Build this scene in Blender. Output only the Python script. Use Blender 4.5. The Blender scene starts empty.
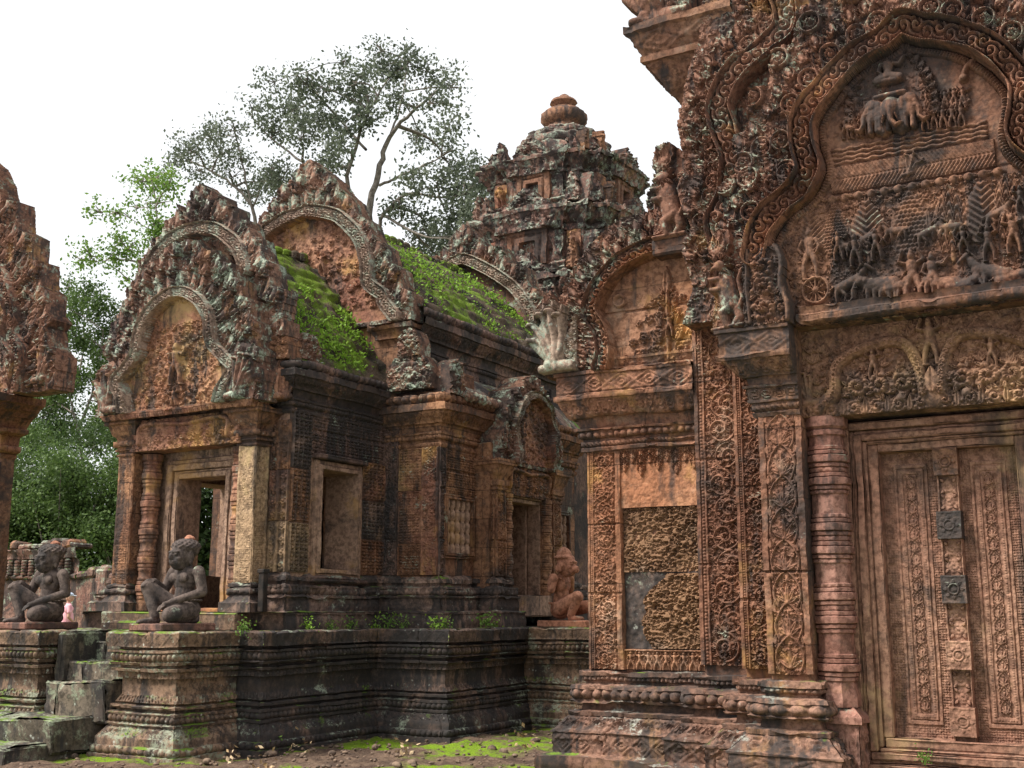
import bpy, math, random
import numpy as np
from mathutils import Vector
sc = bpy.context.scene
# ---------------------------------------------------------------- camera
F_PX, CAM_H = 1180.0, 1.3
PITCH, YAW = math.atan2(224, 1180), math.radians(29.8)
cam = bpy.data.cameras.new('camera'); cam.sensor_width = 36; cam.lens = F_PX/1024*36
cam.clip_start = .05; cam.clip_end = 2000
co = bpy.data.objects.new('camera', cam); sc.collection.objects.link(co)
co.location = (0, 0, CAM_H); co.rotation_euler = (math.pi/2+PITCH, 0, YAW)
sc.camera = co
# ---------------------------------------------------------------- sky and sun (bright overcast)
SUN_EL, SUN_AZ = math.radians(52), math.radians(222)      # azimuth from +Y, clockwise
w = bpy.data.worlds.new('World'); sc.world = w; w.use_nodes = True
nt = w.node_tree; bg = nt.nodes['Background']
sky = nt.nodes.new('ShaderNodeTexSky'); sky.sky_type = 'NISHITA'; sky.sun_disc = False
sky.sun_elevation = SUN_EL; sky.sun_rotation = SUN_AZ; sky.dust_density = 6; sky.air_density = 1.0
mixw = nt.nodes.new('ShaderNodeMix'); mixw.data_type = 'RGBA'; mixw.inputs[0].default_value = .86
nt.links.new(sky.outputs[0], mixw.inputs[6]); mixw.inputs[7].default_value = (11.2, 11.4, 11.6, 1)
nt.links.new(mixw.outputs[2], bg.inputs[0]); bg.inputs[1].default_value = .058
sl = bpy.data.lights.new('sun', 'SUN'); sl.energy = 3.6; sl.angle = math.radians(20); sl.color = (1, .95, .87)
so = bpy.data.objects.new('sun', sl); sc.collection.objects.link(so)
sd = Vector((math.sin(SUN_AZ)*math.cos(SUN_EL), math.cos(SUN_AZ)*math.cos(SUN_EL), math.sin(SUN_EL)))
so.rotation_euler = (-sd).to_track_quat('-Z', 'Y').to_euler(); so.location = (-8, -20, 30)
sc.view_settings.view_transform = 'Standard'; sc.view_settings.look = 'None'
sc.view_settings.exposure = 0.98; sc.view_settings.gamma = 1; sc.view_settings.use_curve_mapping = False
sc.cycles.max_bounces = 5; sc.cycles.diffuse_bounces = 3; sc.cycles.transparent_max_bounces = 4
sc.cycles.use_denoising = True; sc.cycles.denoising_prefilter = 'NONE'
# ---------------------------------------------------------------- picture point -> point on a real plane
_fh = np.array([-math.sin(YAW), math.cos(YAW), 0]); _rt = np.array([math.cos(YAW), math.sin(YAW), 0]); _z = np.array([0, 0, 1.])
_fw = _fh*math.cos(PITCH)+_z*math.sin(PITCH); _up = -_fh*math.sin(PITCH)+_z*math.cos(PITCH)
_C = np.array([0, 0, CAM_H])
def ray(x, y): return _rt*(x-512)-_up*(y-384)+_fw*F_PX
def atX(x, y, v): d = ray(x, y); return _C+d*(v/d[0])
def atY(x, y, v): d = ray(x, y); return _C+d*(v/d[1])
def atZ(x, y, v): d = ray(x, y); return _C+d*((v-CAM_H)/d[2])
def pxY(pts, v): return [(atY(x, y, v)[0], atY(x, y, v)[2]) for x, y in pts]     # -> (X, Z)
# ---------------------------------------------------------------- numeric noise
def _hash(ix, iy, iz, s):
    n = (ix*374761393+iy*668265263+iz*2147483647+s*974634777) & 0xffffffff
    n = ((n ^ (n >> 13))*1274126177) & 0xffffffff
    return ((n ^ (n >> 16)) & 0xffff)/65535.0
def vnoise(x, y, z, seed=0):
    x = np.asarray(x, float); y = np.asarray(y, float)+0*x; z = np.asarray(z, float)+0*x
    x0 = np.floor(x).astype(np.int64); y0 = np.floor(y).astype(np.int64); z0 = np.floor(z).astype(np.int64)
    fx = x-x0; fy = y-y0; fz = z-z0
    fx = fx*fx*(3-2*fx); fy = fy*fy*(3-2*fy); fz = fz*fz*(3-2*fz)
    r = 0
    for a in (0, 1):
        for b in (0, 1):
            for c in (0, 1):
                r = r+_hash(x0+a, y0+b, z0+c, seed)*(fx if a else 1-fx)*(fy if b else 1-fy)*(fz if c else 1-fz)
    return r*2-1
def wobble(v, amp=1.0):
    d = np.zeros_like(v)
    for k in range(3):
        d[:, k] = vnoise(v[:, 0]*2.3+k*17, v[:, 1]*2.3, v[:, 2]*2.3, k)*.009+vnoise(v[:, 0]*11+k*7, v[:, 1]*11, v[:, 2]*11, k+5)*.005 \
            + vnoise(v[:, 0]*37+k*7, v[:, 1]*37, v[:, 2]*37, k+9)*.0025
    return v+d*amp
# ---------------------------------------------------------------- object helpers
def tag(o, label=None, cat=None, group=None, kind=None):
    if label: o['label'] = label
    if cat: o['category'] = cat
    if group: o['group'] = group
    if kind: o['kind'] = kind
    return o
def thing(name, loc, label, cat, group=None, rz=0):
    o = bpy.data.objects.new(name, None); sc.collection.objects.link(o)
    o.location = loc; o.rotation_euler = (0, 0, rz); o.empty_display_size = .2
    return tag(o, label, cat, group)
class MB:
    """collects geometry (world coordinates) for ONE mesh object"""
    def __init__(s): s.v = []; s.q = []; s.t = []; s.n = 0
    def add(s, v, q=None, t=None):
        v = np.asarray(v, float).reshape(-1, 3); s.v.append(v)
        if q is not None and len(q): s.q.append(np.asarray(q, np.int64).reshape(-1, 4)+s.n)
        if t is not None and len(t): s.t.append(np.asarray(t, np.int64).reshape(-1, 3)+s.n)
        s.n += len(v); return s
    def join(s, o, off=(0, 0, 0)):
        for v in o.v: s.v.append(v+np.array(off))
        s.q += [q+s.n for q in o.q]; s.t += [t+s.n for t in o.t]; s.n += o.n; return s
    def mirror(s, xc):
        m = MB(); m.n = s.n
        m.v = [v*np.array([-1, 1, 1])+np.array([2*xc, 0, 0]) for v in s.v]
        m.q = [q[:, ::-1] for q in s.q]; m.t = [t[:, ::-1] for t in s.t]; return m
    def build(s, name, mat, parent=None, wob=1.0, smooth=True, sharp=50):
        v = np.concatenate(s.v) if s.v else np.zeros((0, 3))
        if wob: v = wobble(v, wob)
        if parent is not None:
            p = parent; loc = np.array(p.location)
            while p.parent is not None: p = p.parent; loc = loc+np.array(p.location)
            v = v-loc
        q = np.concatenate(s.q) if s.q else np.zeros((0, 4), np.int64); t = np.concatenate(s.t) if s.t else np.zeros((0, 3), np.int64)
        me = bpy.data.meshes.new(name)
        me.vertices.add(len(v)); me.vertices.foreach_set('co', v.astype(np.float32).ravel())
        me.loops.add(len(q)*4+len(t)*3); me.loops.foreach_set('vertex_index', np.concatenate([q.ravel(), t.ravel()]).astype(np.int32))
        me.polygons.add(len(q)+len(t))
        st = np.concatenate([np.arange(len(q))*4, len(q)*4+np.arange(len(t))*3]).astype(np.int32)
        me.polygons.foreach_set('loop_start', st)
        me.polygons.foreach_set('use_smooth', np.full(len(q)+len(t), smooth))
        me.update(calc_edges=True); me.validate()
        if smooth and sharp: me.set_sharp_from_angle(angle=math.radians(sharp))
        if isinstance(mat, (list, tuple)):
            for m in mat: me.materials.append(m)
        else: me.materials.append(mat)
        o = bpy.data.objects.new(name, me); sc.collection.objects.link(o)
        if parent is not None: o.parent = parent
        return o
    # ---- grids and solids
    def grid(s, P):                                        # P (nv, nu, 3), normal = du x dv
        nv, nu = P.shape[:2]; i = np.arange(nv*nu).reshape(nv, nu)
        q = np.stack([i[:-1, :-1], i[:-1, 1:], i[1:, 1:], i[1:, :-1]], -1).reshape(-1, 4)
        return s.add(P.reshape(-1, 3), q)
    def patch(s, o, eu, ev, p=.06):
        o = np.array(o, float); eu = np.array(eu, float); ev = np.array(ev, float)
        nu = max(1, int(np.linalg.norm(eu)/p)); nv = max(1, int(np.linalg.norm(ev)/p))
        a = np.linspace(0, 1, nu+1); b = np.linspace(0, 1, nv+1)
        return s.grid(o+a[None, :, None]*eu+b[:, None, None]*ev)
    def box(s, x0, x1, y0, y1, z0, z1, p=.06, c=.008):
        """block with worn (chamfered) edges"""
        c = min(c, (x1-x0)*.3, (y1-y0)*.3, (z1-z0)*.3)
        X0, X1, Y0, Y1, Z0, Z1 = x0+c, x1-c, y0+c, y1-c, z0+c, z1-c
        s.patch((X0, y0, Z0), (X1-X0, 0, 0), (0, 0, Z1-Z0), p); s.patch((X1, y1, Z0), (X0-X1, 0, 0), (0, 0, Z1-Z0), p)
        s.patch((x1, Y0, Z0), (0, Y1-Y0, 0), (0, 0, Z1-Z0), p); s.patch((x0, Y1, Z0), (0, Y0-Y1, 0), (0, 0, Z1-Z0), p)
        s.patch((X0, Y0, z1), (X1-X0, 0, 0), (0, Y1-Y0, 0), p); s.patch((X0, Y1, z0), (X1-X0, 0, 0), (0, Y0-Y1, 0), p)
        def ch(a, b, cc, d): s.add([a, b, cc, d], [[0, 1, 2, 3]])
        ch((X0, y0, Z1), (X1, y0, Z1), (X1, Y0, z1), (X0, Y0, z1)); ch((X1, y1, Z1), (X0, y1, Z1), (X0, Y1, z1), (X1, Y1, z1))
        ch((x1, Y0, Z1), (x1, Y1, Z1), (X1, Y1, z1), (X1, Y0, z1)); ch((x0, Y1, Z1), (x0, Y0, Z1), (X0, Y0, z1), (X0, Y1, z1))
        ch((X0, Y0, z0), (X1, Y0, z0), (X1, y0, Z0), (X0, y0, Z0)); ch((X1, Y1, z0), (X0, Y1, z0), (X0, y1, Z0), (X1, y1, Z0))
        ch((X1, Y0, z0), (X1, Y1, z0), (x1, Y1, Z0), (x1, Y0, Z0)); ch((X0, Y1, z0), (X0, Y0, z0), (x0, Y0, Z0), (x0, Y1, Z0))
        ch((X1, y0, Z0), (x1, Y0, Z0), (x1, Y0, Z1), (X1, y0, Z1)); ch((x1, Y1, Z0), (X1, y1, Z0), (X1, y1, Z1), (x1, Y1, Z1))
        ch((X0, y1, Z0), (x0, Y1, Z0), (x0, Y1, Z1), (X0, y1, Z1)); ch((x0, Y0, Z0), (X0, y0, Z0), (X0, y0, Z1), (x0, Y0, Z1))
        for (x, X, y, Y, z, Z, f) in [(x0, X0, y0, Y0, z0, Z0, 1), (x1, X1, y0, Y0, z0, Z0, 0), (x1, X1, y1, Y1, z0, Z0, 1), (x0, X0, y1, Y1, z0, Z0, 0),
                                      (x0, X0, y0, Y0, z1, Z1, 0), (x1, X1, y0, Y0, z1, Z1, 1), (x1, X1, y1, Y1, z1, Z1, 0), (x0, X0, y1, Y1, z1, Z1, 1)]:
            s.add([(x, Y, Z), (X, y, Z), (X, Y, z)], t=[[0, 1, 2]] if not f else [[0, 2, 1]])
        return s
    def lathe(s, x, y, prof, n=24, oct_=False, pat=None):
        """prof: list of (r, z); oct_ gives an eight-sided section"""
        prof = np.array(prof, float); a = np.linspace(0, 2*math.pi, n+1)
        k = np.ones(n+1)
        if oct_:
            b = (a+math.pi/8) % (math.pi/4)-math.pi/8; k = math.cos(math.pi/8)/np.cos(b)*1.04
        P = np.zeros((len(prof), n+1, 3))
        P[:, :, 0] = x+prof[:, :1]*k*np.cos(a); P[:, :, 1] = y+prof[:, :1]*k*np.sin(a); P[:, :, 2] = prof[:, 1:2]
        if pat is not None:
            r = pat(a[None, :], prof[:, 1:2]); P[:, :, 0] += r*np.cos(a); P[:, :, 1] += r*np.sin(a)
        return s.grid(P)
    def sweep(s, path, prof, p=.012, closed=False, joint=.6, jseed=1, er=.006, caps=(False, False)):
        """moulded courses: prof = [(out, z, pattern or None)] swept along path (x, y); outward is to the right of travel.
        pattern = (function, period, amplitude) carved on the strip from this profile point to the next."""
        path = np.array(path, float)
        n = len(path); seg = np.diff(np.vstack([path, path[:1]]) if closed else path, axis=0)
        L = np.linalg.norm(seg, axis=1); nr = np.stack([seg[:, 1], -seg[:, 0]], 1)/L[:, None]
        m = np.zeros((n, 2))
        for i in range(n):
            a = nr[i-1] if (i > 0 or closed) else nr[0]; b = nr[i] if i < len(nr) else nr[-1]
            m[i] = (a+b)/(1+a@b)
        offs = []; zs = []; pn = []; pats = []
        for i in range(len(prof)-1):
            o0, z0 = prof[i][0], prof[i][1]; o1, z1 = prof[i+1][0], prof[i+1][1]
            l = math.hypot(o1-o0, z1-z0); pt = prof[i][2] if len(prof[i]) > 2 else None
            k = max(1, int(l/p)) if pt else max(1, int(l/(p*2.5)))
            if pt: k = max(k, 5)
            t = np.arange(k)/k
            nn = np.array([z1-z0, -(o1-o0)])/max(l, 1e-9)
            for tt in t: offs.append(o0+(o1-o0)*tt); zs.append(z0+(z1-z0)*tt); pn.append(nn); pats.append((pt, tt))
        offs.append(prof[-1][0]); zs.append(prof[-1][1]); pn.append(pn[-1]); pats.append((None, 0))
        offs = np.array(offs); zs = np.array(zs); s0 = 0
        for i in range(len(seg)):
            A = path[i]; B = path[(i+1) % n]; mA = m[i]; mB = m[(i+1) % n]
            nu = max(2, int(L[i]/p)); u = np.linspace(0, 1, nu+1)
            S = s0+u*L[i]
            P = np.zeros((len(offs), nu+1, 3))
            P[:, :, :2] = (A+offs[:, None]*mA)[:, None, :]*(1-u)[None, :, None]+(B+offs[:, None]*mB)[:, None, :]*u[None, :, None]
            P[:, :, 2] = zs[:, None]
            D = np.zeros((len(offs), nu+1))
            for j, (pt, tt) in enumerate(pats):
                if pt:
                    fn, per, amp = pt
                    k = max(1, round(L[i]/per)); D[j] += amp*fn(u*k, tt, i)
            edge = np.minimum(1, np.minimum(u*L[i], (1-u)*L[i])/.02)
            if joint:
                cr = np.floor(zs/.24).astype(int)
                sj = S[None, :]/joint+_hash(cr, 0*cr, 0*cr+3, jseed)[:, None]
                bi = np.floor(sj).astype(int)
                D += ((_hash(bi, cr[:, None]+0*bi, 0*bi, jseed)-.5)*.012-.012*np.exp(-((sj-np.round(sj))*joint/.007)**2))*edge
            if er: D -= (np.abs(vnoise(S[None, :]*4, zs[:, None]*6, 0*zs[:, None]+i, jseed+3))*er*2+np.maximum(0, vnoise(S[None, :]*9, zs[:, None]*9, 0*zs[:, None]+i*7, jseed+4)-.35)*er*6)*edge
            pn_ = np.array(pn); P[:, :, :2] += (D*pn_[:, :1])[:, :, None]*nr[i]
            P[:, :, 2] += D*pn_[:, 1:2]
            s.grid(P); s0 += L[i]
            for e, fl in ((0, caps[0] and i == 0), (-1, caps[1] and i == len(seg)-1)):
                if fl:
                    Q = P[:, e]; R_ = Q.copy(); R_[:, :2] -= (offs+.08)[:, None]*nr[i]; s.grid(np.stack([R_, Q] if e == 0 else [Q, R_], 1))
        return s
    def relief(s, o, eu, ev, h, p, mask=None, depth=.06, back=False):
        """height field h (nv, nu) standing on the plane o + u eu + v ev; the outline is cut by mask and given thickness"""
        o = np.array(o, float); eu = np.array(eu, float); ev = np.array(ev, float); en = np.cross(eu, ev)
        nv, nu = h.shape
        uu = np.arange(nu)[None, :]*p; vv = np.arange(nv)[:, None]*p; sd_ = int(abs(o[0])*31+abs(o[2])*57)
        wr = np.clip(vnoise(uu*3.1, vv*3.1, 0*uu, sd_)*1.6-.25, 0, .75)
        h = h*(1-wr*.45)+vnoise(uu*45, vv*45, 0*uu, sd_+1)*.0022+vnoise(uu*100, vv*100, 0*uu, sd_+2)*.0018+vnoise(uu*7, vv*7, 0*uu, sd_+3)*.004
        P = o+(np.arange(nu)*p)[None, :, None]*eu+(np.arange(nv)*p)[:, None, None]*ev+h[:, :, None]*en
        idx = np.arange(nv*nu).reshape(nv, nu)
        if mask is None: mask = np.ones_like(h, bool)
        qm = mask[:-1, :-1] & mask[1:, :-1] & mask[:-1, 1:] & mask[1:, 1:]
        q = np.stack([idx[:-1, :-1], idx[:-1, 1:], idx[1:, 1:], idx[1:, :-1]], -1)[qm]
        B = o+(np.arange(nu)*p)[None, :, None]*eu+(np.arange(nv)*p)[:, None, None]*ev-depth*en+0*P
        pad = np.pad(qm, 1); qs = [q]; off = nv*nu
        def side(sel, a, b):
            a = a[sel]; b = b[sel]; qs.append(np.stack([b, a, a+off, b+off], -1))
        c = pad[1:-1, 1:-1]
        side(c & ~pad[:-2, 1:-1], idx[:-1, :-1], idx[:-1, 1:]); side(c & ~pad[2:, 1:-1], idx[1:, 1:], idx[1:, :-1])
        side(c & ~pad[1:-1, 2:], idx[:-1, 1:], idx[1:, 1:]); side(c & ~pad[1:-1, :-2], idx[1:, :-1], idx[:-1, :-1])
        if back: qs.append(q[:, ::-1]+off)
        q = np.concatenate(qs); V = np.concatenate([P.reshape(-1, 3), B.reshape(-1, 3)])
        used, inv = np.unique(q, return_inverse=True)
        return s.add(V[used], inv.reshape(-1, 4))
# ---------------------------------------------------------------- carved patterns for mouldings: f(s, t, i), s counted in repeats
def _x(s): return 2*(s % 1)-1
def bead(s, t, i): return np.sqrt(np.maximum(0, 1-_x(s)**2*1.1-(2*t-1)**2))
def petal(s, t, i):
    x = np.abs(_x(s)); e = 1-t*t*.85
    inn = np.clip((e-x)*6, 0, 1); return inn*(.55+.45*np.cos(x/e.clip(.2) if hasattr(e, 'clip') else x/max(e, .2)*3.14))*(1-.3*t)
def petal_down(s, t, i): return petal(s, 1-t, i)
def lozenge(s, t, i):
    r = np.abs(_x(s))+abs(2*t-1); return np.where(r < 1, .5+.5*np.cos(r*2*math.pi*2), .5+.5*np.cos((r-1)*2*math.pi*1.5))*np.clip(2-r, 0, 1)
def rope(s, t, i): return np.abs(np.sin(math.pi*(s+t*.7)))*math.sin(math.pi*min(max(t, .001), 1))
def dentil(s, t, i): return ((s % 1) > .4)*1.0
def leafy(s, t, i):
    x = _x(s); r = np.sqrt(x*x+(2*t-1)**2); th = np.arctan2(2*t-1, x)
    return np.where(r < 1, .5+.5*np.cos((r*2.2-th/(2*math.pi)*(1 if i % 2 else -1))*2*math.pi), .3)
def fringe(s, t, i): return ((np.abs(_x(s)) < (1-t)*.9))*1.0
def tear(s, t, i): return np.clip(1-np.abs(_x(s))/(max(.02, 1-t)), 0, 1)*.9
# ---------------------------------------------------------------- carved relief: height fields
class Relief:
    def __init__(s, W, H, p):
        s.p = p; s.nu = int(round(W/p))+1; s.nv = int(round(H/p))+1; s.W = W; s.H = H
        s.h = np.zeros((s.nv, s.nu)); s.u = np.arange(s.nu)*p; s.v = np.arange(s.nv)*p
        s.rg = random.Random(int(W*1000)+int(H*77)); s.gate = None
    def win(s, u0, u1, v0, v1):
        a = max(0, int(u0/s.p)); b = min(s.nu, int(u1/s.p)+2); c = max(0, int(v0/s.p)); d = min(s.nv, int(v1/s.p)+2)
        if a >= b or c >= d: return None
        return slice(c, d), slice(a, b), s.u[None, a:b], s.v[c:d, None]
    def put(s, w, val, base=0, add=False):
        k = (w[0], w[1]); val = np.where(val > 0, val+base, 0)
        if s.gate is not None: val = np.where(s.gate[k], val, 0)
        if add: s.h[k] += val
        else: s.h[k] = np.maximum(s.h[k], val)
    def dome(s, u, v, ru, amp, rv=None, ang=0, base=0, pw=.5):
        rv = rv or ru; R = max(ru, rv); w = s.win(u-R, u+R, v-R, v+R)
        if not w: return
        x = w[2]-u; y = w[3]-v; c, n = math.cos(ang), math.sin(ang)
        d = ((x*c+y*n)/ru)**2+((-x*n+y*c)/rv)**2
        s.put(w, amp*np.maximum(0, 1-d)**pw, base)
    def cap(s, a, b, ra, rb, amp, base=0):
        R = max(ra, rb); w = s.win(min(a[0], b[0])-R, max(a[0], b[0])+R, min(a[1], b[1])-R, max(a[1], b[1])+R)
        if not w: return
        dx, dy = b[0]-a[0], b[1]-a[1]; L2 = dx*dx+dy*dy+1e-12
        t = np.clip(((w[2]-a[0])*dx+(w[3]-a[1])*dy)/L2, 0, 1); r = ra+(rb-ra)*t
        d = (w[2]-a[0]-t*dx)**2+(w[3]-a[1]-t*dy)**2
        s.put(w, amp*np.sqrt(np.maximum(0, 1-d/(r*r)))*np.minimum(1, r/max(ra, rb)*1.2), base)
    def line(s, pts, w0, w1, amp, base=0):
        n = len(pts)-1
        for i in range(n): s.cap(pts[i], pts[i+1], w0+(w1-w0)*i/n, w0+(w1-w0)*(i+1)/n, amp, base)
    def leaf(s, u, v, ang, L, wd, amp, base=0):
        w = s.win(min(u, u+L*math.cos(ang))-wd, max(u, u+L*math.cos(ang))+wd, min(v, v+L*math.sin(ang))-wd, max(v, v+L*math.sin(ang))+wd)
        if not w: return
        c, n = math.cos(ang), math.sin(ang); x = (w[2]-u)*c+(w[3]-v)*n; y = -(w[2]-u)*n+(w[3]-v)*c
        t = np.clip(x/L, 0, 1); hw = wd*np.sin(math.pi*t**.75)+1e-6
        e = np.abs(y)/hw
        s.put(w, np.where((x > 0) & (x < L) & (e < 1), amp*np.sqrt(np.maximum(0, 1-e*e))*(.55+.45*np.minimum(1, e*3)), 0), base)
    def flame(s, u, v, ang, L, W, amp, base=0):
        """one upright flame leaf: raised rim, groove, swelling heart and a curl at each foot"""
        w = s.win(min(u, u+L*math.cos(ang))-W, max(u, u+L*math.cos(ang))+W, min(v, v+L*math.sin(ang))-W, max(v, v+L*math.sin(ang))+W)
        if not w: return
        c, n = math.cos(ang), math.sin(ang); x = (w[2]-u)*c+(w[3]-v)*n; y = -(w[2]-u)*n+(w[3]-v)*c
        t = np.clip(x/L, 0, 1); hw = W*(np.sin(math.pi*np.clip(.22+.78*t, 0, 1)**1.15)**.9)*(1+.10*np.cos(t*26))+1e-6; e = np.abs(y)/hw
        prof = np.where(e > .72, .55+.45*np.sqrt(np.maximum(0, 1-((e-.86)/.14)**2)), .22+.62*np.abs(np.cos(np.arctan2(np.abs(y), x+.06*L)*3.6))*(1-.35*t)+.35*np.exp(-((t-.2)**2+(e*.35)**2)/.02))
        s.put(w, np.where((x > 0) & (x < L) & (e < 1), amp*prof*(1-.25*t), 0), base)
        for q in (-1, 1): s.curl(u+L*.06*c-q*W*.72*n, v+L*.06*n+q*W*.72*c, W*.36, amp*1.0, q, base)
    def crest(s, arch, rows, closed=False):
        """rows standing outward from a curve: ('c' curl | 'f' flame, offset, size, width, amp, base)"""
        P = np.array(catmull(arch)); d = np.diff(P, axis=0); L = np.linalg.norm(d, axis=1); S = np.concatenate([[0], np.cumsum(L)])
        for kd, off, sz, wd, amp, base in rows:
            n = max(2, int(S[-1]/(wd*2.2)))
            for k in range(n):
                a = (k+.5)/n*S[-1]; i = min(len(L)-1, int(np.searchsorted(S, a)-1)); p = P[i]+d[i]/max(L[i], 1e-9)*(a-S[i]); nx, ny = -d[i][1]/max(L[i], 1e-9), d[i][0]/max(L[i], 1e-9)
                u, v = p[0]+nx*off, p[1]+ny*off; j = s.rg.uniform(.94, 1.06)
                if kd == 'r':
                    sg = 1 if u < s.W/2 else -1; s.ring(u, v, sz*.88, sz*.13, amp*.9, base); s.curl(u, v, sz*.74, amp, sg, base, k*1.3)
                    for q in (-1, 1): s.leaf(u-ny*q*sz*.95, v+nx*q*sz*.95, math.atan2(ny, nx)+q*.5, sz*.8, sz*.22, amp*.8, base); s.leaf(u-ny*q*sz*.95, v+nx*q*sz*.95, math.atan2(-ny, -nx)-q*.5, sz*.8, sz*.22, amp*.8, base)
                elif kd == 'c':
                    sg = 1 if u < s.W/2 else -1; s.curl(u, v, sz*j, amp*j, sg, base, k); s.dome(u, v, sz*.3, amp*1.2, base=base)
                    for q in (-1, 1): s.leaf(u+nx*sz*.5, v+ny*sz*.5, math.atan2(ny, nx)+q*.7, sz*1.1, sz*.3, amp*.8, base)
                else: s.flame(u, v, math.atan2(ny*.8+.55, nx*.8), sz*j, wd*1.0, amp, base)
    def curl(s, u, v, r, amp, hand=1, base=0, ph=0.):
        w = s.win(u-r*1.15, u+r*1.15, v-r*1.15, v+r*1.15)
        if not w: return
        x = (w[2]-u)/r; y = (w[3]-v)/r; rr = np.sqrt(x*x+y*y); th = np.arctan2(y, x)
        nl = 5+int(abs(ph)*7) % 4; R = .92+.15*np.cos(nl*th+ph*5+hand*2*rr); k = 1.9 if r > .05 else 1.35
        rid = np.abs(np.cos(math.pi*(rr*k-hand*(th+ph)/(2*math.pi))))
        s.put(w, amp*(.30+.62*rid)*(.86+.14*np.cos(nl*2*th+ph*3+hand*5*rr))*np.maximum(0, 1-(rr/R)**4)**.5*(1+.35*np.exp(-(rr*3.4)**2)), base)
    def ring(s, u, v, r, wd, amp, base=0, r2=None):
        r2 = r2 or r; w = s.win(u-r-wd, u+r+wd, v-r2-wd, v+r2+wd)
        if not w: return
        rr = np.sqrt((w[2]-u)**2+((w[3]-v)*r/r2)**2); s.put(w, amp*np.sqrt(np.maximum(0, 1-((rr-r)/wd)**2)), base)
    def rect(s, u0, u1, v0, v1, amp):
        w = s.win(u0, u1, v0, v1)
        if w:
            k = (w[0], w[1]); ok = (w[2] >= u0) & (w[2] <= u1) & (w[3] >= v0) & (w[3] <= v1)
            if s.gate is not None: ok = ok & s.gate[k]
            s.h[k] = np.where(ok, amp, s.h[k])
    def groove(s, u0, u1, v0, v1, d=.012):
        w = s.win(u0, u1, v0, v1)
        if w: s.h[w[0], w[1]] -= d
    def beads_v(s, u, v0, v1, r, amp, base=0, gap=2.1):
        n = max(1, int((v1-v0)/(r*gap)))
        for i in range(n): s.dome(u, v0+(i+.5)*(v1-v0)/n, r, amp, base=base)
    def beads_h(s, v, u0, u1, r, amp, base=0, gap=2.1):
        n = max(1, int((u1-u0)/(r*gap)))
        for i in range(n): s.dome(u0+(i+.5)*(u1-u0)/n, v, r, amp, base=base)
    def scrolls(s, u0, u1, v0, v1, amp, base=0):
        """a vertical rinceau: a vine swinging left and right with a leafy curl in every bend"""
        W = u1-u0; d = W*.72; n = max(1, int(round((v1-v0)/d))); d = (v1-v0)/n; uc = (u0+u1)/2
        for i in range(n):
            sg = 1 if i % 2 else -1; cu = uc+sg*W*.06*s.rg.uniform(.4, 1.6); cv = v0+(i+.5)*d; r = min(W*.42, d*.50)
            r *= s.rg.uniform(.86, 1.08); cv += d*s.rg.uniform(-.06, .06); cu += sg*W*.05
            s.line([(cu-sg*r*1.1*math.sin(k/14*math.pi), cv-d*.52*math.cos(k/14*math.pi)) for k in range(15)], W*.034, W*.034, amp*.75, base)
            pts = []; a0 = -math.pi/2+s.rg.uniform(-.4, .4); N = s.rg.choice((2.3, 2.6, 2.9))
            for k in range(34):
                a = a0+sg*k/33*math.pi*N; rr = r*(.94-.74*(k/33)**.8); pts.append((cu+rr*math.cos(a), cv+rr*math.sin(a)))
            s.line(pts, W*.034, W*.050, amp*.95, base); s.curl(cu, cv, r*.46, amp*1.3, sg, base, i*1.7)
            for k in range(2, 32, 3):
                a = a0+sg*k/33*math.pi*N; rr = r*(.94-.74*(k/33)**.8); s.leaf(cu+rr*math.cos(a), cv+rr*math.sin(a), a+sg*.55, r*.50, r*.16, amp*s.rg.uniform(.75, 1.15), base)
                if k < 22 and s.rg.random() < .8: s.leaf(cu+rr*math.cos(a), cv+rr*math.sin(a), a+math.pi-sg*.9, r*.40, r*.13, amp*s.rg.uniform(.7, 1.0), base)
            for q in (-1, 1):
                s.leaf(uc-sg*W*.47, cv+q*d*.42, math.pi/2*q+sg*.5, d*.34, W*.06, amp*.9, base); s.curl(uc+q*W*.41, cv+d*.5, W*.085, amp*.9, q, base, i+q)
    def flames(s, u0, u1, v0, v1, amp, base=0, asp=1.15):
        """stacked pointed leaves, each with nested outlines and a heart"""
        W = u1-u0; d = W*asp; n = max(1, int(round((v1-v0)/d))); d = (v1-v0)/n; uc = (u0+u1)/2
        for i in range(n):
            b = v0+i*d; pts = []; f = .92
            for j in range(17):
                t = j/16; pts.append((uc+.5*W*f*max(0, math.sin(math.pi*(.22+.78*t)))**.75, b+t*d*1.10))
            s.line(pts, W*.045, W*.035, amp, base); s.line([(2*uc-x, y) for x, y in pts], W*.045, W*.035, amp, base)
            for a in (-1.05, -.52, 0, .52, 1.05): s.leaf(uc+W*.02*a, b+d*.10, math.pi/2+a, d*(.66-.20*abs(a)), W*.095, amp*(1.15-.2*abs(a)), base)
            s.dome(uc, b+d*.13, W*.085, amp*1.3, base=base); s.dome(uc, b+d*.80, W*.05, amp, rv=W*.09, base=base)
            for q in (-1, 1):
                s.leaf(uc+q*W*.47, b+d*.80, math.pi/2, d*.36, W*.07, amp*.9, base); s.dome(uc+q*W*.45, b+d*.74, W*.05, amp*.9, base=base)
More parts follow.
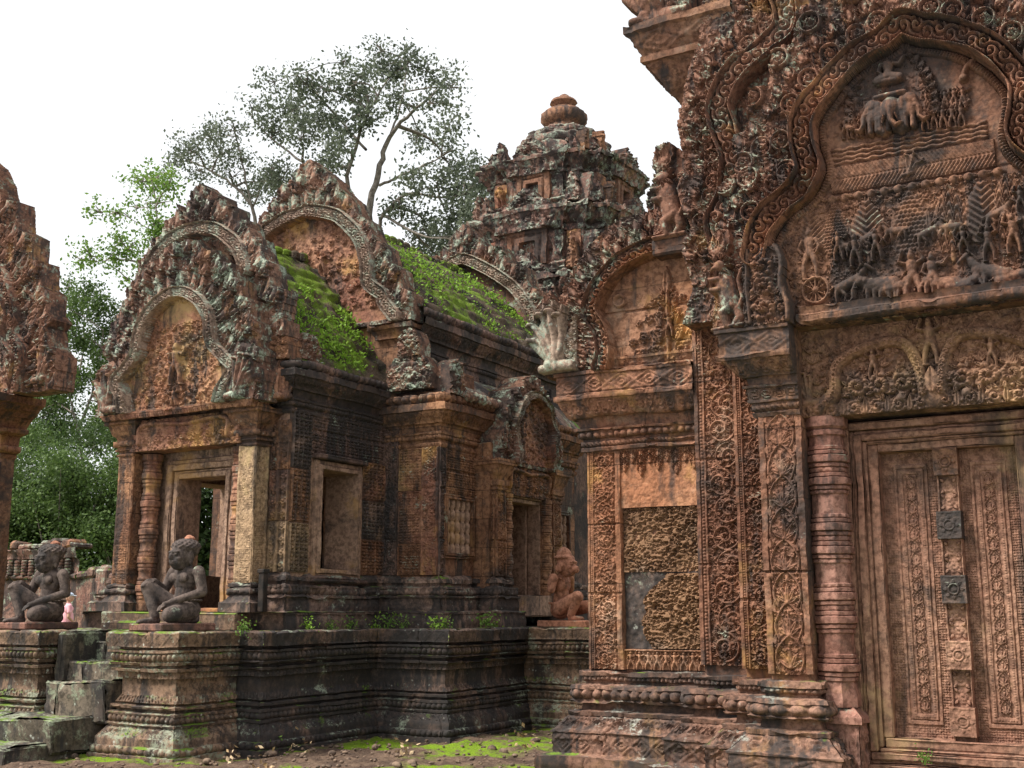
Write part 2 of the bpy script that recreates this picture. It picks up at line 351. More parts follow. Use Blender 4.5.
    def tapestry(s, u0, u1, v0, v1, c, amp, base=0):
        """a cloth-like grid of small flowers"""
        nu = max(1, int(round((u1-u0)/c))); nv = max(1, int(round((v1-v0)/c)))
        w = s.win(u0, u1, v0, v1)
        if not w: return
        x = (w[2]-u0)/(u1-u0)*nu; y = (w[3]-v0)/(v1-v0)*nv
        ok = (x >= 0) & (x <= nu) & (y >= 0) & (y <= nv)
        a = 2*(x % 1)-1; b = 2*(y % 1)-1; r = np.sqrt(a*a+b*b); th = np.arctan2(b, a)
        f = np.where(r < .8+.15*np.cos(4*th), .45+.55*np.cos(r*9-1), 0)
        f = np.maximum(f, np.where(np.maximum(np.abs(a), np.abs(b)) > .86, .8, 0))
        s.put(w, np.where(ok, amp*np.maximum(f, 0), 0), base)
    def foliage(s, mask, rmin, rmax, amp, base=0, seed=1, n=1400, up=None):
        """a crowd of curls and leaves packed into mask (nv, nu bool)"""
        rg = random.Random(seed); pl = []; ii = np.argwhere(mask)
        if not len(ii): return
        old = s.gate; s.gate = mask if old is None else mask & old
        cell = {}
        for k in range(n*5):
            if len(pl) >= n: break
            j = ii[rg.randrange(len(ii))]; v, u = j[0]*s.p, j[1]*s.p
            f = k/(n*5); r = rmax*(1-f)+rmin*f; r *= rg.uniform(.8, 1.1)
            gx, gy = int(u/rmax/2), int(v/rmax/2); ok = True
            for dx in (-1, 0, 1):
                for dy in (-1, 0, 1):
                    for (a, b, c) in cell.get((gx+dx, gy+dy), ()):
                        if (a-u)**2+(b-v)**2 < (.86*(c+r))**2: ok = False
            if not ok: continue
            cell.setdefault((gx, gy), []).append((u, v, r)); pl.append((u, v, r))
            if rg.random() < .62: s.curl(u, v, r*1.05, amp*rg.uniform(.8, 1.15), rg.choice((-1, 1)), base, rg.uniform(0, 6))
            else:
                a = (up(u, v) if up else math.pi/2)+rg.uniform(-.5, .5)
                for q in (-.7, 0, .7): s.leaf(u-r*math.cos(a), v-r*math.sin(a), a+q, r*2.1, r*.42, amp*rg.uniform(.7, 1.1), base)
        w = s.win(0, s.W, 0, s.H); g = vnoise(w[2]*55+0*w[3], w[3]*55+0*w[2], 0., seed)
        s.h = np.where(s.gate & (s.h < base+amp*.3), np.maximum(s.h, base+amp*.16+amp*.16*g), s.h)
        s.gate = old
    def band(s, pts, wd, fn, smooth=True):
        """a moulding that follows a curve: fn(dist / half width in -1..1, arc length) -> height; returns its mask"""
        P = np.array(catmull(pts) if smooth else pts); best = np.full(s.h.shape, 9e9); S = np.zeros(s.h.shape); D = np.zeros(s.h.shape); acc = 0
        hw = wd/2
        for a, b in zip(P[:-1], P[1:]):
            L = math.hypot(*(b-a))
            if L < 1e-9: continue
            w = s.win(min(a[0], b[0])-hw*1.1, max(a[0], b[0])+hw*1.1, min(a[1], b[1])-hw*1.1, max(a[1], b[1])+hw*1.1)
            if w:
                dx, dy = (b-a)/L; t = np.clip((w[2]-a[0])*dx+(w[3]-a[1])*dy, 0, L)
                ex = w[2]-a[0]-t*dx; ey = w[3]-a[1]-t*dy; d = np.sqrt(ex*ex+ey*ey); sg = np.where((w[2]-a[0])*dy-(w[3]-a[1])*dx > 0, 1, -1)
                k = (w[0], w[1]); up = d < best[k]
                best[k] = np.where(up, d, best[k]); S[k] = np.where(up, acc+t, S[k]); D[k] = np.where(up, d*sg/hw, D[k])
            acc += L
        m = best < hw
        if s.gate is not None: m &= s.gate
        s.h = np.where(m, fn(D, S), s.h); return m
    def polygon(s, pts):
        m = np.zeros(s.h.shape, bool); U = s.u[None, :]; V = s.v[:, None]; n = len(pts)
        for i in range(n):
            (x0, y0), (x1, y1) = pts[i], pts[(i+1) % n]
            if y0 == y1: continue
            c = ((y0 > V) != (y1 > V)) & (U < (x1-x0)*(V-y0)/(y1-y0)+x0); m ^= c
        return m
    def mirror(s, m=None):
        """copy the left half onto the right"""
        k = s.nu//2; s.h[:, s.nu-k:] = s.h[:, :k][:, ::-1]
    # ---- relief figures
    def man(s, u, v, H, amp, base=0, lean=0., arms=0, stride=.12, seat=False, crown=True):
        c = lambda x, y: (u+(x+lean*y)*H, v+y*H)
        if seat:
            s.cap(c(-.22, .10), c(.0, .16), H*.10, H*.11, amp, base); s.cap(c(.22, .10), c(0, .16), H*.10, H*.11, amp, base)
            s.cap(c(-.22, .06), c(.16, .04), H*.07, H*.06, amp*.9, base); o = -.32
        else:
            o = 0
            for q in (-1, 1):
                s.cap(c(q*.06, .47), c(q*stride, .25), H*.075, H*.055, amp*.9, base); s.cap(c(q*stride, .25), c(q*stride*1.05, .03), H*.055, H*.04, amp*.85, base)
                s.cap(c(q*stride*1.05, .02), c(q*stride*1.05+.07, .015), H*.03, H*.025, amp*.8, base)
        s.cap(c(0, .50+o), c(0, .58+o), H*.105, H*.09, amp, base); s.cap(c(0, .58+o), c(0, .74+o), H*.085, H*.125, amp*1.05, base)
        s.dome(*c(0, .885+o), H*.075, amp*1.2, rv=H*.09, base=base)
        if crown: s.cap(c(0, .95+o), c(0, 1.04+o), H*.06, H*.02, amp, base)
        for q in (-1, 1):
            e = c(q*.2, .60+o) if arms != 1 else c(q*.23, .80+o)
            if arms == 2 and q == 1: e = c(.24, .72+o)
            hnd = {0: c(q*.14, .50+o), 1: c(q*.15, 1.0+o), 2: c(q*.34 if q > 0 else -.12, (.86 if q > 0 else .52)+o)}[arms]
            s.cap(c(q*.13, .76+o), e, H*.045, H*.04, amp, base); s.cap(e, hnd, H*.04, H*.033, amp, base)
    def beast(s, u, v, L, amp, base=0, d=1, ele=False, rear=False):
        c = lambda x, y: (u+d*x*L, v+y*L); t = .16 if rear else 0
        s.cap(c(-.3, .42), c(.22, .46+t), L*(.21 if ele else .15), L*(.2 if ele else .15), amp, base)
        for i, x in enumerate((-.36, -.22, .12, .27)):
            k = (.1 if i % 2 else -.02) if not ele else 0
            y0 = .35+(t if x > 0 else 0); s.cap(c(x, y0), c(x+k, .2+(t if x > 0 else 0)), L*.075, L*.055, amp*.9, base); s.cap(c(x+k, .2+(t if x > 0 else 0)), c(x+k*.4, .03+(t*1.2 if x > 0 else 0)), L*(.055 if ele else .04), L*(.06 if ele else .03), amp*.85, base)
        if ele:
            s.dome(*c(.42, .58), L*.16, amp*1.15, base=base)
            s.line([c(.52, .52), c(.6, .36), c(.6, .2), c(.68, .1), c(.76, .14)], L*.07, L*.03, amp, base); s.dome(*c(.3, .56), L*.1, amp*1.1, rv=L*.14, base=base)
            s.cap(c(.5, .42), c(.66, .38), L*.025, L*.012, amp, base)
        else:
            s.cap(c(.24, .52+t), c(.42, .74+t), L*.12, L*.075, amp, base); s.cap(c(.42, .76+t), c(.58, .64+t), L*.075, L*.045, amp*1.05, base)
            s.line([c(-.42, .46), c(-.52, .4), c(-.56, .25)], L*.035, L*.02, amp*.8, base); s.line([c(.2, .62+t), c(.32, .78+t), c(.42, .86+t)], L*.03, L*.02, amp*1.2, base)
    def tree(s, u, v, H, W, amp, base=0, kind=0):
        w = s.win(u-W/2, u+W/2, v, v+H)
        if not w: return
        t = np.clip((w[3]-v)/H, 0, 1); hw = W/2*np.sin(math.pi*np.clip(t*.9+.1, 0, 1)**.8)**.8+1e-6; e = np.abs(w[2]-u)/hw
        body = np.where((e < 1) & (t > 0) & (t < 1), np.sqrt(np.maximum(0, 1-e*e*.8)), 0)
        if kind == 0: tx = .5+.5*np.cos(((w[3]-v)-np.abs(w[2]-u)*.9)/(H*.055)*math.pi)
        elif kind == 1:
            k = W*.11; tx = np.clip(1.15-np.sqrt(((w[2]-u+(np.floor((w[3]-v)/k) % 2)*k/2) % k-k/2)**2+((w[3]-v) % k-k/2)**2)/(k*.5), 0, 1)
        else: tx = .5+.5*np.cos(((w[2]-u)**2*30/W+(w[3]-v))/(H*.07)*math.pi)
        s.put(w, body*amp*(.45+.55*tx), base); s.cap((u, v-H*.12), (u, v+H*.1), W*.07, W*.06, amp*.8, base)
    def naga(s, u, v, H, d, amp, base=0, n=5):
        """a rearing many-headed serpent seen from the side; d = which way the heads look"""
        for k in range(9):
            f = k/8; s.cap((u, v+H*.06), (u+d*H*(.40-.44*f), v+H*(.46+.34*math.sin(f*2.2))), H*.10, H*.10, amp*.55, base)
        for k in range(n):
            f = k/(n-1); a = math.pi/2+d*(-.95+1.25*f)*-1
            hx, hy = u+d*H*(.55-.62*f), v+H*(.50+.42*math.sin(f*2.2))
            mid = (u+d*H*(.30-.36*f), v+H*.46); s.line(catmull([(u-d*H*.02, v), (u+d*H*(.16-.2*f), v+H*.25), mid, (hx, hy)], 6), H*.075, H*.06, amp*(.8+.2*(k % 2)), base)
            s.dome(hx+d*H*.02, hy, H*.075, amp*1.25, rv=H*.055, base=base); s.cap((hx+d*H*.05, hy-H*.005), (hx+d*H*.13, hy-H*.03), H*.035, H*.018, amp*1.1, base); s.flame(hx-d*H*.02, hy+H*.03, math.pi/2-d*.3*(1-f), H*.17, H*.05, amp*.8, base)
        s.cap((u-d*H*.25, v+H*.03), (u+d*H*.12, v+H*.08), H*.1, H*.12, amp*.9, base)
def worley(u, v, sc, seed=0):
    x = u*sc; y = v*sc; x, y = np.broadcast_arrays(x, y); ix = np.floor(x).astype(np.int64); iy = np.floor(y).astype(np.int64); b = np.full(x.shape, 9.)
    for a in (-1, 0, 1):
        for c in (-1, 0, 1):
            px = ix+a+_hash(ix+a, iy+c, 0*ix, seed); py = iy+c+_hash(ix+a, iy+c, 0*ix+1, seed); b = np.minimum(b, (px-x)**2+(py-y)**2)
    return np.sqrt(b)
def catmull(pts, n=9):
    P = [np.array(p, float) for p in pts]; P = [2*P[0]-P[1]]+P+[2*P[-1]-P[-2]]; out = []
    for i in range(1, len(P)-2):
        for k in range(n):
            t = k/n; a, b, c, d = P[i-1], P[i], P[i+1], P[i+2]
            out.append(tuple(.5*((2*b)+(c-a)*t+(2*a-5*b+4*c-d)*t*t+(3*b-a-3*c+d)*t**3)))
    out.append(tuple(P[-2])); return out
def naga_band(amp, base=0, rim=.018, per=.09):
    """section of a serpent arch: rounded rims, a beaded lip and a leafy body"""
    def f(D, S):
        a = np.abs(D); r = np.where(a > .74, np.sqrt(np.maximum(0, 1-((a-.87)/.13)**2))*amp*1.15, 0)
        x = 2*((S/per) % 1)-1
        hd = np.where(np.floor(S/per) % 2 > 0, 1, -1); yy = D/.5-hd*.35; rr = np.sqrt(x*x*.8+yy*yy); th = np.arctan2(yy, x)
        body = amp*(.30+.55*np.abs(np.cos(math.pi*(rr*1.25-hd*th/(2*math.pi)))))*(1.05-.3*a)
        lip = np.where((a > .62) & (a < .74), amp*.18, body)
        return base+np.where(a > .74, np.maximum(r, amp*.3), lip)
    return f
# ---------------------------------------------------------------- materials
class NT:
    def __init__(s, name):
        s.m = bpy.data.materials.new(name); s.m.use_nodes = True; s.t = s.m.node_tree; s.b = s.t.nodes['Principled BSDF']
        s.pos = s.n('ShaderNodeNewGeometry').outputs
    def n(s, k, **kw):
        x = s.t.nodes.new(k)
        for a, b in kw.items(): setattr(x, a, b)
        return x
    def l(s, a, b): s.t.links.new(a, b)
    def mapv(s, sc=(1, 1, 1), loc=(0, 0, 0)):
        m = s.n('ShaderNodeMapping'); s.l(s.pos['Position'], m.inputs[0]); m.inputs[1].default_value = loc; m.inputs[3].default_value = sc; return m.outputs[0]
    def noise(s, sc, det=4, rough=.6, v=None, loc=(0, 0, 0), dist=0):
        x = s.n('ShaderNodeTexNoise'); x.inputs['Scale'].default_value = sc; x.inputs['Detail'].default_value = det; x.inputs['Roughness'].default_value = rough
        x.inputs['Distortion'].default_value = dist
        s.l(v if v is not None else s.mapv(loc=loc), x.inputs['Vector']); return x.outputs['Fac']
    def vor(s, sc, feat='F1', v=None):
        x = s.n('ShaderNodeTexVoronoi', feature=feat); x.inputs['Scale'].default_value = sc; s.l(v if v is not None else s.pos['Position'], x.inputs['Vector']); return x.outputs['Distance']
    def ramp(s, f, a, b, lo=0., hi=1.):
        x = s.n('ShaderNodeMapRange', interpolation_type='SMOOTHSTEP'); s.l(f, x.inputs[0])
        for i, v in enumerate((a, b, lo, hi)): x.inputs[1+i].default_value = v
        return x.outputs[0]
    def math(s, op, a, b=0.):
        x = s.n('ShaderNodeMath', operation=op)
        for i, v in enumerate((a, b)):
            if isinstance(v, (int, float)): x.inputs[i].default_value = v
            else: s.l(v, x.inputs[i])
        return x.outputs[0]
    def mix(s, f, a, b):
        x = s.n('ShaderNodeMix', data_type='RGBA')
        for i, v in ((0, f), (6, a), (7, b)):
            if isinstance(v, (int, float)): x.inputs[i].default_value = v
            elif isinstance(v, tuple): x.inputs[i].default_value = v+(1,) if len(v) == 3 else v
            else: s.l(v, x.inputs[i])
        return x.outputs[2]
    def up(s):
        x = s.n('ShaderNodeSeparateXYZ'); s.l(s.pos['Normal'], x.inputs[0]); return x.outputs[2]
    def bump(s, h, st=.3, d=.01, prev=None):
        x = s.n('ShaderNodeBump'); x.inputs['Strength'].default_value = st; x.inputs['Distance'].default_value = d; s.l(h, x.inputs['Height'])
        if prev is not None: s.l(prev, x.inputs['Normal'])
        return x.outputs[0]
    def done(s, col, nrm=None, rough=.85, spec=.25):
        s.l(col, s.b.inputs['Base Color']) if not isinstance(col, tuple) else setattr(s.b.inputs['Base Color'], 'default_value', col+(1,))
        if nrm is not None: s.l(nrm, s.b.inputs['Normal'])
        if isinstance(rough, float): s.b.inputs['Roughness'].default_value = rough
        else: s.l(rough, s.b.inputs['Roughness'])
        s.b.inputs['Specular IOR Level'].default_value = spec; return s.m
def stone(name, A=(.30, .125, .07), B=(.40, .20, .12), ochre=.3, OC=(.42, .24, .085), dark=.3, lichen=.2, moss=0., block=None, pale=0., LC=(.30, .34, .26), seed=0., grime=.5, bumpd=.006, fs=1.0):
    """weathered sandstone: rose and ochre beds, soot-black algae streaks, grey-green lichen, moss on ledges"""
    k = NT(name); L = (seed*3.1, seed*1.7, seed*2.3)
    c = k.mix(k.ramp(k.noise(1.1, 5, .6, loc=L), .36, .64), A, B)
    fine = k.noise(19, 7, .72, loc=L)
    c = k.mix(k.ramp(fine, .42, .60, 0, .80), c, tuple(x*.42 for x in A))
    c = k.mix(k.ramp(k.noise(31, 4, .7, loc=(5, 5, L[0])), .54, .70, 0, .35), c, tuple(min(.6, x*1.25+.015) for x in B))
    c = k.mix(k.ramp(k.noise(1.7, 5, .65, loc=(L[0]+9, L[1], L[2]+4), dist=.4), .62-.22*ochre, .78-.2*ochre, 0, min(1., .35+ochre)), c, OC)
    bh = None
    if block:
        sx = k.n('ShaderNodeSeparateXYZ'); k.l(k.pos['Position'], sx.inputs[0]); cm = k.n('ShaderNodeCombineXYZ')
        k.l(k.math('ADD', sx.outputs[0], sx.outputs[1]), cm.inputs[0]); k.l(sx.outputs[2], cm.inputs[1])
        bt = k.n('ShaderNodeTexBrick'); k.l(cm.outputs[0], bt.inputs['Vector']); bt.inputs['Scale'].default_value = 1
        bt.inputs['Brick Width'].default_value = block[0]; bt.inputs['Row Height'].default_value = block[1]; bt.inputs['Mortar Size'].default_value = .006; bt.inputs['Mortar Smooth'].default_value = .4
        bt.inputs['Color1'].default_value = (.62, .6, .62, 1); bt.inputs['Color2'].default_value = (1.25, 1.2, 1.1, 1); bt.inputs['Mortar'].default_value = (.45, .45, .45, 1)
        mm = k.n('ShaderNodeMix', data_type='RGBA', blend_type='MULTIPLY'); mm.inputs[0].default_value = .75; k.l(c, mm.inputs[6]); k.l(bt.outputs[0], mm.inputs[7]); c = mm.outputs[2]
        bh = k.math('SUBTRACT', 1., bt.outputs['Fac'])
    if pale: c = k.mix(k.ramp(k.noise(2.6, 6, .7, loc=(L[0], 5, 2)), .56-.1*pale, .72, 0, pale), c, (.46, .36, .27))
    # soot and black algae: broad patches and vertical runs
    st = k.noise(1.0*fs, 5, .65, v=k.mapv((3.2, 3.2, .55), L)); pt = k.noise(.8*fs, 7, .66, loc=(L[0]+3, L[1]+8, L[2]), dist=.6)
    d = k.math('MAXIMUM', k.ramp(st, .62-.24*dark, .72-.24*dark, 0, min(1, .6+dark*.5)), k.ramp(pt, .60-.22*dark, .70-.22*dark, 0, min(1, .55+dark*.5)))
    d = k.math('MULTIPLY', d, k.ramp(fine, .2, .55, .72, 1))
    c = k.mix(d, c, (.032, .030, .030))
    if grime: c = k.mix(k.ramp(k.noise(5.5, 6, .7, loc=(L[0]+1, 2, 3)), .5, .72, 0, grime), c, (.085, .062, .052))
    if lichen:
        lf = k.noise(2.4*fs, 8, .74, loc=(L[0]+20, L[1]+2, L[2]+7)); upz = k.ramp(k.up(), -.2, .9, -.02, .05)
        lm = k.ramp(k.math('ADD', lf, upz), .63-.22*lichen, .72-.20*lichen, 0, .9)
        lm = k.math('MULTIPLY', lm, k.ramp(k.noise(30, 4, .7), .36, .56))
        c = k.mix(lm, c, LC)
        sp = k.math('MULTIPLY', k.ramp(k.noise(9, 3, .5, loc=(4, 4, 4)), .64-.08*lichen, .70), k.ramp(k.vor(26), .42, .2))
        c = k.mix(k.math('MULTIPLY', sp, min(1, lichen*1.4)), c, (.46, .48, .42))
    if moss:
        mm_ = k.math('MULTIPLY', k.ramp(k.up(), .35, .8), k.ramp(k.noise(3.1, 6, .65, loc=(7, 1, 1)), .62-.3*moss, .72-.25*moss)); mc = k.mix(k.noise(40, 2), (.05, .10, .012), (.17, .26, .03))
        c = k.mix(mm_, c, mc)
    h = k.math('ADD', k.math('MULTIPLY', k.noise(70, 5, .7), .6), k.math('MULTIPLY', fine, 1.2))
    nr = k.bump(h, .55, bumpd)
    if bh is not None: nr = k.bump(bh, .8, .012, nr)
    return k.done(c, nr, .9, .18)
M = {}
M['lib'] = stone('sandstone_rose', (.20, .092, .058), (.31, .158, .102), .28, dark=0.42, lichen=.03, grime=.6, seed=1, block=(1.3, .52), pale=.3)
M['lib_orange'] = stone('sandstone_orange', (.285, .128, .072), (.39, .21, .128), .32, dark=.24, lichen=.02, grime=.4, seed=2, block=(.9, .5), pale=.35)
M['lib_up'] = stone('sandstone_rose_lichened', (.170, .082, .055), (.275, .145, .098), .30, dark=.46, lichen=.46, seed=3, grime=.5, fs=2.4)
M['lib_dark'] = stone('sandstone_stained', (.175, .085, .054), (.26, .138, .084), .12, dark=0.52, lichen=.03, seed=4, grime=.65, pale=.2)
M['lintel'] = stone('sandstone_ochre', (0.233, 0.121, 0.075), (0.348, 0.207, 0.128), .30, (.36, .23, .11), dark=0.26, lichen=.0, seed=5, grime=0.55)
M['door'] = stone('sandstone_door', (.255, .128, .088), (.36, .205, .140), .30, (.42, .29, .15), dark=0.28, lichen=.0, seed=6, grime=0.55)
M['base'] = stone('sandstone_base', (.165, .088, .062), (.27, .152, .108), .18, dark=0.56, lichen=.14, moss=.12, seed=7, grime=0.7, LC=(.30, .31, .27))
M['terrace'] = stone('terrace_stone', (.135, .088, .062), (.26, .165, .11), .25, (.36, .22, .11), dark=.46, lichen=.50, moss=.42, seed=8, grime=.6, LC=(.25, .27, .20), fs=1.4)
M['step'] = stone('step_stone', (.10, .082, .062), (.19, .15, .115), .1, dark=.55, lichen=.55, moss=0.42, seed=28, grime=.6, LC=(.24, .27, .19), fs=1.6)
M['terrace_dark'] = stone('terrace_black_stone', (0.105, 0.072, 0.059), (0.190, 0.123, 0.094), .10, dark=0.72, lichen=0.24, moss=.10, seed=9, grime=0.6)
M['hall'] = stone('hall_sandstone', (.20, .098, .060), (.31, .168, .098), .28, dark=0.44, lichen=0.16, block=(.46, .33), seed=10, grime=0.6)
M['hall_dark'] = stone('hall_black_stone', (0.123, 0.078, 0.065), (0.208, 0.125, 0.095), .10, dark=0.64, lichen=.12, seed=11, grime=.6)
M['hall_plinth'] = stone('hall_plinth_stone', (0.161, 0.103, 0.082), (0.266, 0.175, 0.133), .12, dark=0.62, lichen=.26, moss=.15, seed=12, grime=.6)
M['gable'] = stone('gable_lichened', (.165, .088, .064), (.275, .155, .108), .24, dark=.50, lichen=.62, seed=13, grime=.5, LC=(.31, .37, .29), fs=2.4)
M['gable_red'] = stone('gable_rose', (0.240, 0.107, 0.073), (0.373, 0.199, 0.124), .45, dark=0.42, lichen=.10, seed=14, grime=0.55)
M['band'] = stone('arch_band_stone', (.25, .17, .13), (.34, .25, .19), .15, dark=.30, lichen=.62, seed=33, grime=.45, LC=(.30, .34, .27), fs=1.6)
M['pillar'] = stone('pillar_ochre', (.33, .215, .13), (.45, .31, .19), .35, (.46, .34, .17), dark=.22, lichen=.06, seed=15, grime=.4)
M['tymp'] = stone('tympanum_ochre', (.27, .12, .07), (.36, .19, .11), .62, (.40, .26, .12), dark=0.45, lichen=.05, seed=25, grime=.6, fs=1.6)
M['tower'] = stone('tower_stone', (0.178, 0.099, 0.079), (0.273, 0.161, 0.124), .10, dark=.6, lichen=.66, seed=16, grime=.55, LC=(.25, .29, .23), fs=2.4)
M['col'] = stone('sandstone_colonnette', (.25, .115, .085), (.36, .19, .145), .10, dark=.30, lichen=.02, seed=31, grime=.5, pale=.25)
M['statue_dark'] = stone('statue_grey_stone', (0.082, 0.063, 0.057), (0.144, 0.107, 0.090), .05, dark=.45, lichen=.04, seed=17, grime=.4)
M['statue_red'] = stone('statue_red_stone', (.36, .155, .095), (.44, .215, .140), .15, dark=.06, lichen=.03, seed=18, grime=.3)
M['wall_far'] = stone('far_wall_stone', (0.205, 0.106, 0.085), (0.301, 0.177, 0.135), .12, dark=0.6, lichen=0.5, moss=.2, seed=19, grime=.5)
M['inside'] = stone('inner_sandstone', (0.284, 0.176, 0.126), (0.380, 0.247, 0.176), .3, dark=.22, lichen=0., seed=21, grime=.4)
def laterite():
    k = NT('laterite'); v = k.n('ShaderNodeTexVoronoi', feature='F1'); v.inputs['Scale'].default_value = 30
    nz = k.n('ShaderNodeTexNoise'); nz.inputs['Scale'].default_value = 9; nz.inputs['Detail'].default_value = 3; k.l(k.pos['Position'], nz.inputs['Vector'])
    ad = k.n('ShaderNodeVectorMath', operation='MULTIPLY_ADD'); k.l(nz.outputs['Color'], ad.inputs[0]); ad.inputs[1].default_value = (.12, .12, .12); k.l(k.pos['Position'], ad.inputs[2]); k.l(ad.outputs[0], v.inputs['Vector'])
    c = k.mix(k.ramp(k.noise(3, 5), .35, .65), (.125, .070, .042), (.235, .135, .078))
    c = k.mix(k.ramp(k.noise(1.6, 4, loc=(3, 3, 3)), .5, .7, 0, .7), c, (.15, .12, .10))
    return k.done(c, k.bump(v.outputs[0], .5, .01), .95, .1)
M['laterite'] = laterite()
def roofmat():
    k = NT('roof_black_moss'); c = k.mix(k.ramp(k.noise(2.5, 6, .7), .35, .65), (.035, .032, .026), (.12, .085, .06))
    c = k.mix(k.ramp(k.noise(8, 5, .7, loc=(2, 0, 0)), .55, .7, 0, .6), c, (.17, .17, .14))
    g = k.mix(k.noise(22, 4), (.055, .095, .014), (.19, .27, .035))
    c = k.mix(k.ramp(k.noise(1.5, 8, .74, loc=(0, 4, 0)), .50, .60), c, g)
    return k.done(c, k.bump(k.noise(45, 6, .75), .9, .03), .95, .1)
M['roof'] = roofmat()
def leafmat(name, a, b, tr=.35):
    k = NT(name); k.b.inputs['Specular IOR Level'].default_value = .2; oi = k.n('ShaderNodeNewGeometry').outputs['Random Per Island']
    c = k.mix(oi, a, b); k.l(c, k.b.inputs['Base Color']); k.b.inputs['Roughness'].default_value = .55; k.b.inputs['Specular IOR Level'].default_value = .25
    t = k.n('ShaderNodeBsdfTranslucent'); k.l(c, t.inputs[0]); mx = k.n('ShaderNodeMixShader'); mx.inputs[0].default_value = tr
    k.l(k.b.outputs[0], mx.inputs[1]); k.l(t.outputs[0], mx.inputs[2]); k.l(mx.outputs[0], k.t.nodes['Material Output'].inputs[0]); return k.m
def plain(name, a, b, sc=8., rough=.8, bd=.004):
    k = NT(name); return k.done(k.mix(k.ramp(k.noise(sc, 4), .35, .65), a, b), k.bump(k.noise(sc*5, 3), .4, bd), rough, .2)
# ================================================================ THE SETTING: ground
XL = -1.48                                     # axis of the near library
g = MB(); n = 260
ys = np.concatenate([np.linspace(2, 16, n), np.linspace(16.4, 60, 30), [120, 300, 900]]); xs = np.concatenate([[-900, -300, -120], np.linspace(-60, -15, 24), np.linspace(-14.7, 3, n), [10, 40, 150, 900]])
gx, gy = np.meshgrid(xs, ys); gz = vnoise(gx*1.3, gy*1.3, 0*gx, 3)*.025+vnoise(gx*6, gy*6, 0*gx, 4)*.024+vnoise(gx*17, gy*17, 0*gx, 6)*.016
gz -= .012
g.grid(np.stack([gx, gy, gz], -1))
def groundmat():
    k = NT('laterite_ground'); c = k.mix(k.ramp(k.noise(4, 6, .7), .35, .65), (.075, .052, .040), (.19, .13, .092))
    c = k.mix(k.ramp(k.noise(22, 4, .6), .45, .7, 0, .7), c, (.06, .034, .026))
    mo = k.math('MULTIPLY', k.ramp(k.noise(.75, 6, .62, loc=(6.3, 2.6, 0)), .47, .57), k.ramp(k.noise(13, 4, .7), .30, .52))
    c = k.mix(mo, c, k.mix(k.noise(60, 3), (.06, .13, .010), (.26, .38, .025)))
    return k.done(c, k.bump(k.noise(30, 6, .75), .9, .03), .95, .1)
tag(g.build("ground", groundmat(), wob=0), kind='structure')
# ================================================================ THE LIBRARY (right)
LIB = thing('library', (XL, 10, 0), 'rose sandstone temple library at right with closed carved stone door and huge carved pediment', 'building')
WP = [(-4.49, 12.2), (-4.49, 9.17), (-3.44, 9.17), (-3.44, 9.03), (-2.99, 9.03), (-2.99, 8.70), (-2.72, 8.70), (-2.72, 8.45), (-2.40, 8.45), (-2.40, 8.80)]
def mirp(p, xc): return [(2*xc-x, y) for x, y in reversed(p)]
PL = [(.34, -.03), (.35, .06), (.34, .125), (.25, .135), (.235, .14, (lozenge, .19, .012)), (.235, .295), (.25, .30), (.25, .315), (.22, .325, (leafy, .11, .022)), (.12, .425),
      (.135, .43), (.14, .465), (.06, .475), (.05, .53), (.12, .535), (.13, .555), (.115, .56, (bead, .085, .045)), (.115, .64), (.135, .645), (.12, .675), (.03, .685), (.03, .70),
      (.045, .705, (bead, .04, .024)), (.045, .745), (.075, .75), (.07, .79), (-.05, .80)]
for nm, pth in (('plinth', WP), ('plinth', mirp(WP, XL))):
    b = MB(); b.sweep(pth, PL, p=.011, joint=.8); b.build(nm, M['base'], LIB)
# wall cores behind the carved faces
def core(x0, x1, y0, y1, z0, z1): return MB().box(x0, x1, y0, y1, z0, z1, p=.15, c=.003)
b = core(-4.475, 2*XL+4.475, 9.215, 12.2, .7, 3.30); b.join(core(-3.43, 2*XL+3.43, 9.045, 9.5, .72, 3.70)); b.build('wall', M['lib_dark'], LIB)
def carved(name, mat, parent, o, eu, ev, W, H, p, fn, depth=.05, mask=None, wob=.35):
    r = Relief(W, H, p); fn(r); b = MB(); b.relief(o, eu, ev, r.h, p, mask(r) if mask else None, depth); return b.build(name, mat, parent, wob)
EX, EY, EZ = (1, 0, 0), (0, 1, 0), (0, 0, 1)
def strip_fn(kind, rimL, rimR, amp, beads=True, joints=()):
    def f(r):
        W, H = r.W, r.H
        if rimL: r.rect(0, rimL, 0, H, amp*.8)
        if rimR: r.rect(W-rimR, W, 0, H, amp*.8)
        if beads and rimL > .05:
            r.rect(rimL*.42, rimL*.8, 0, H, amp*.45); r.beads_v(rimL*.6, 0, H, rimL*.15, amp*.45, amp*.3)
        if kind == 'scroll':
            r.scrolls(rimL+.006, W-rimR-.006, .03, H-.02, amp); ok = (r.h < amp*.25); ok[:, :int((rimL+.01)/r.p)] = False; ok[:, int((W-rimR-.01)/r.p):] = False
            r.foliage(ok, .010, .024, amp*.75, 0, 3, 420)
        elif kind == 'flame':
            r.flames(rimL+.006, W-rimR-.006, .02, H-.02, amp, 0, 1.05); ok = (r.h < amp*.25); ok[:, :int((rimL+.01)/r.p)] = False; ok[:, int((W-rimR-.01)/r.p):] = False; r.foliage(ok, .010, .022, amp*.7, 0, 3, 300)
        for v in joints: r.groove(0, W, v-.004, v+.004, .014)
        r.h += vnoise(r.u[None, :]*14, r.v[:, None]*14, 0., 7)*.003-np.maximum(0, vnoise(r.u[None, :]*6, r.v[:, None]*6, 0., 8)-.3)*.03*(r.h > 0)
    return f
